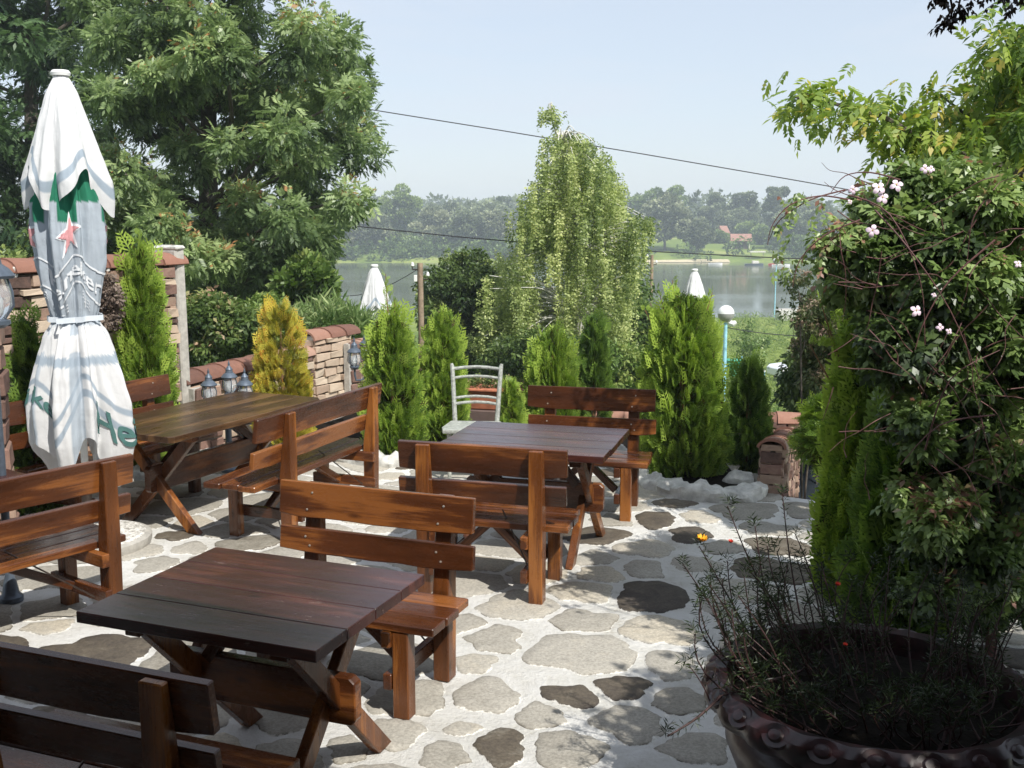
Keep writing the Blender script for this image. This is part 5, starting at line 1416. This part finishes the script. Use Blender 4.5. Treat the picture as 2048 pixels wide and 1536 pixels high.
# hut, house, boats
def hut():
    D = 303; p = PD(1481, 497, D); z0 = gz(p.x, D); t = empty('riverside_hut', (p.x, D, z0), R(-6), 'small open hut with a red tiled roof on the far bank', 'hut')
    MB().box((.3, .6, 1.25), (3.6, 2.2, 2.5)).build('wall', M['hutwood'], t)
    MB().box((.1, -.51, 1.0), (.9, .05, 1.9)).build('door', M['rubber'], t)
    for x in (-2.5, 2.3): MB().box((x, -1.0, 1.25), (.18, .18, 2.5)).build('porch_post', M['plaster'], t)
    MB().prism([(-1.7, 2.35), (0, 4.1), (0.3, 4.15), (2.1, 2.35), (2.1, 2.2), (0.1, 3.9), (-1.7, 2.2)], -2.9, 2.9, axis='x').build('roof', M['roofred'], t)
    D = 335; p = PD(1446, 462, D); z0 = gz(p.x, D); t = empty('farm_house', (p.x, D, z0), R(35), 'red roofed house almost hidden among the far trees', 'house'); t.scale = (.62, .62, 1)
    zt = p.z - z0
    MB().box((0, 0, zt/2-.3), (4, 4, zt-.6)).build('wall', M['plaster'], t)
    MB().prism([(-2.6, zt-.7), (0, zt+1.6), (2.6, zt-.7)], -2.6, 2.6, axis='x').build('roof', M['roofred'], t)
hut()
def boat(px, py, L_, label, hull='white', extra=None, rot=0):
    p = G(px, py, -9.72); t = empty('river_boat', p, R(rot), label, 'boat', 'small boats moored at the far shore')
    pr = []; n = 9; vs_ = []; fs = []
    for i in range(n):
        f = i/(n-1); x = (f-.5)*L_; w_ = .62*math.sin(PI*min(1, .12+f*.92))**.6 + .03; 
        vs_ += [(x, -w_, .42 + .12*f), (x, -w_*.6, -.1), (x, w_*.6, -.1), (x, w_, .42 + .12*f), (x, w_*.8, .40+.12*f), (x, 0, .12), (x, -w_*.8, .40+.12*f)]
    for i in range(n-1):
        for k in range(7): fs.append((i*7+k, (i+1)*7+k, (i+1)*7+(k+1) % 7, i*7+(k+1) % 7))
    fs += [tuple(range(7)), tuple((n-1)*7+k for k in range(7))[::-1]]
    MB().add(vs_, fs).build('hull', M[hull], t); MB().box((0, 0, .35), (.3, 1.0, .05)).build('thwart', M['hutwood'], t)
    if extra:
        MB().box((.3, 0, .75), (1.6, .9, .7), None, 0, .05).build('cabin', M[extra], t, .08)
boat(1431, 530, 3.3, 'plain white boat moored alone off the grassy bank')
boat(1508, 531, 4.5, 'dark boat with a grey cabin in the moored group', 'blackmetal', 'plaster')
boat(1546, 531, 2.2, 'little red boat in the moored group', 'carred')
boat(1562, 533, 4.2, 'long white boat at the right of the moored group')
t = empty('landing_stage', PD(1514, 512, 283), 0, 'small white landing stage on posts above the moored boats', 'jetty'); t.location.z = -8.6
MB().box((0, 0, 1.4), (4, 2, .3)).build('deck', M['plaster'], t); MB().box((-1.6, 0, .5), (.15, .15, 1.8)).box((1.6, 0, .5), (.15, .15, 1.8)).build('posts', M['pole'], t)

# meadow items
def car(name, px, py, D, rot, mat, label, zofs=0, sc=1.0):
    p = PD(px, py, D); z0 = gz(p.x, D) if zofs == 0 else zofs; t = empty(name, (p.x, D, z0), R(rot), label, 'car', 'parked cars'); t.scale = (sc,)*3
    MB().prism([(-2.05, .35), (-2.1, .75), (-1.9, .92), (-1.0, .98), (1.75, .98), (2.0, .80), (2.05, .35), (1.6, .25), (-1.6, .25)], -.82, .82, axis='y').build('body', M[mat], t, .06, segs=2)
    MB().prism([(-1.15, .95), (-.45, 1.42), (1.05, 1.44), (1.75, .95)], -.70, .70, axis='y').build('cabin', M['carglass'], t, .05)
    MB().prism([(-.46, 1.425), (-.35, 1.47), (1.0, 1.48), (1.08, 1.435)], -.68, .68, axis='y').build('roof', M[mat], t, .02)
    for x in (-1.3, 1.3):
        for y in (-.80, .80):
            w_ = MB().lathe([(.30, -.1), (.32, -.05), (.32, .05), (.30, .1)], n=18); w_.v = [(v[0]+x, v[2]+y, v[1]+.32) for v in w_.v]
            wo = w_.build('wheel', M['rubber'], t); r_ = MB().lathe([(.19, -.115), (.19, .115)], n=14); r_.v = [(v[0]+x, v[2]+y, v[1]+.32) for v in r_.v]; r_.build('rim', M['steel'], wo)
    for y in (-.6, .6):
        MB().box((-2.07, y, .72), (.06, .3, .14)).build('headlight', M['glass'], t, .01); MB().box((2.0, y, .78), (.08, .26, .14)).build('tail_light', M['carred'], t, .01)
    return t
car('parked_car', 650, 630, 104, 5, 'carred', 'red car parked near the river behind the maple')
car('parked_car', 1612, 700, 62, 20, 'carwhite', 'distant white car on the meadow behind the dry shrub')
car('parked_car', 1668, 930, 12.6, 78, 'carwhite', 'white car parked at the foot of the stairs, right', -1.98)
t = empty('waste_bin', (PD(1466, 720, 62).x, 62, gz(PD(1466, 720, 62).x, 62)), R(8), 'green waste bin with a pale post in the meadow', 'bin')
MB().prism([(-.33, .05), (.33, .05), (.42, .95), (-.42, .95)], -.4, .4, axis='y').build('body', M['green'], t, .03)
MB().box((0, 0, .99), (.92, .9, .08)).build('lid', M['green'], t, .03); MB().box((.52, 0, .6), (.07, .07, 1.2)).build('post', M['lampblue'], t)
p = PD(1580, 650, 114); t = empty('concrete_block', (p.x, 114, gz(p.x, 114)), R(5), 'pale concrete block at the foot of the distant lamp', 'block')
MB().box((0, 0, .55), (3.0, 1.4, 1.3), None, 0, .05).build('block', M['ring'], t, .05); MB().box((0, 0, 1.23), (2.6, 1.2, .1)).build('cap', M['concrete'], t, .02)
p = PD(1602, 800, 42); t = empty('white_crate', (p.x, 42, gz(p.x, 42)), R(12), 'white box standing on the grass beyond the stairs', 'crate')
MB().box((0, 0, .32), (1.0, .6, .5)).build('box', M['white'], t, .03); MB().box((0, 0, .60), (1.08, .68, .05)).build('lid', M['white'], t, .01)
MB().box((-.2, -.31, .34), (.5, .03, .3)).build('shade_panel', M['rubber'], t)  # black panel on the solid box stands for its shaded inside
p = PD(1527, 760, 55); t = empty('short_post', (p.x, 55, gz(p.x, 55)), 0, 'short light blue post in the meadow left of the dry shrub', 'post')
MB().tube([(0, 0, 0), (0, 0, .95)], .07, 10).build('shaft', M['lampblue'], t, smooth=True); MB().lathe([(.09, 0), (.09, .06), (.02, .1)], (0, 0, .95), 10).build('cap', M['white'], t)

# ------------------------------------------------------------------ haze
def haze():
    m = bpy.data.materials.new('haze_air'); m.use_nodes = True; N, L = m.node_tree.nodes, m.node_tree.links
    N.remove(N['Principled BSDF']); v = N.new('ShaderNodeVolumePrincipled'); v.inputs['Density'].default_value = HAZE; v.inputs['Color'].default_value = (.80, .88, 1.0, 1)
    v.inputs['Anisotropy'].default_value = .0
    L.new(v.outputs[0], N['Material Output'].inputs['Volume'])
    tag(MB().box((0, 320, 0), (1210, 770, 32)).build('haze', m), 'thin summer haze over the river', 'haze', kind='stuff')
HAZE = .0009
haze()
scene.cycles.volume_bounces = 1
print('objects', len(bpy.data.objects), 'faces', sum(len(o.data.polygons) for o in bpy.data.objects if o.type == 'MESH'))
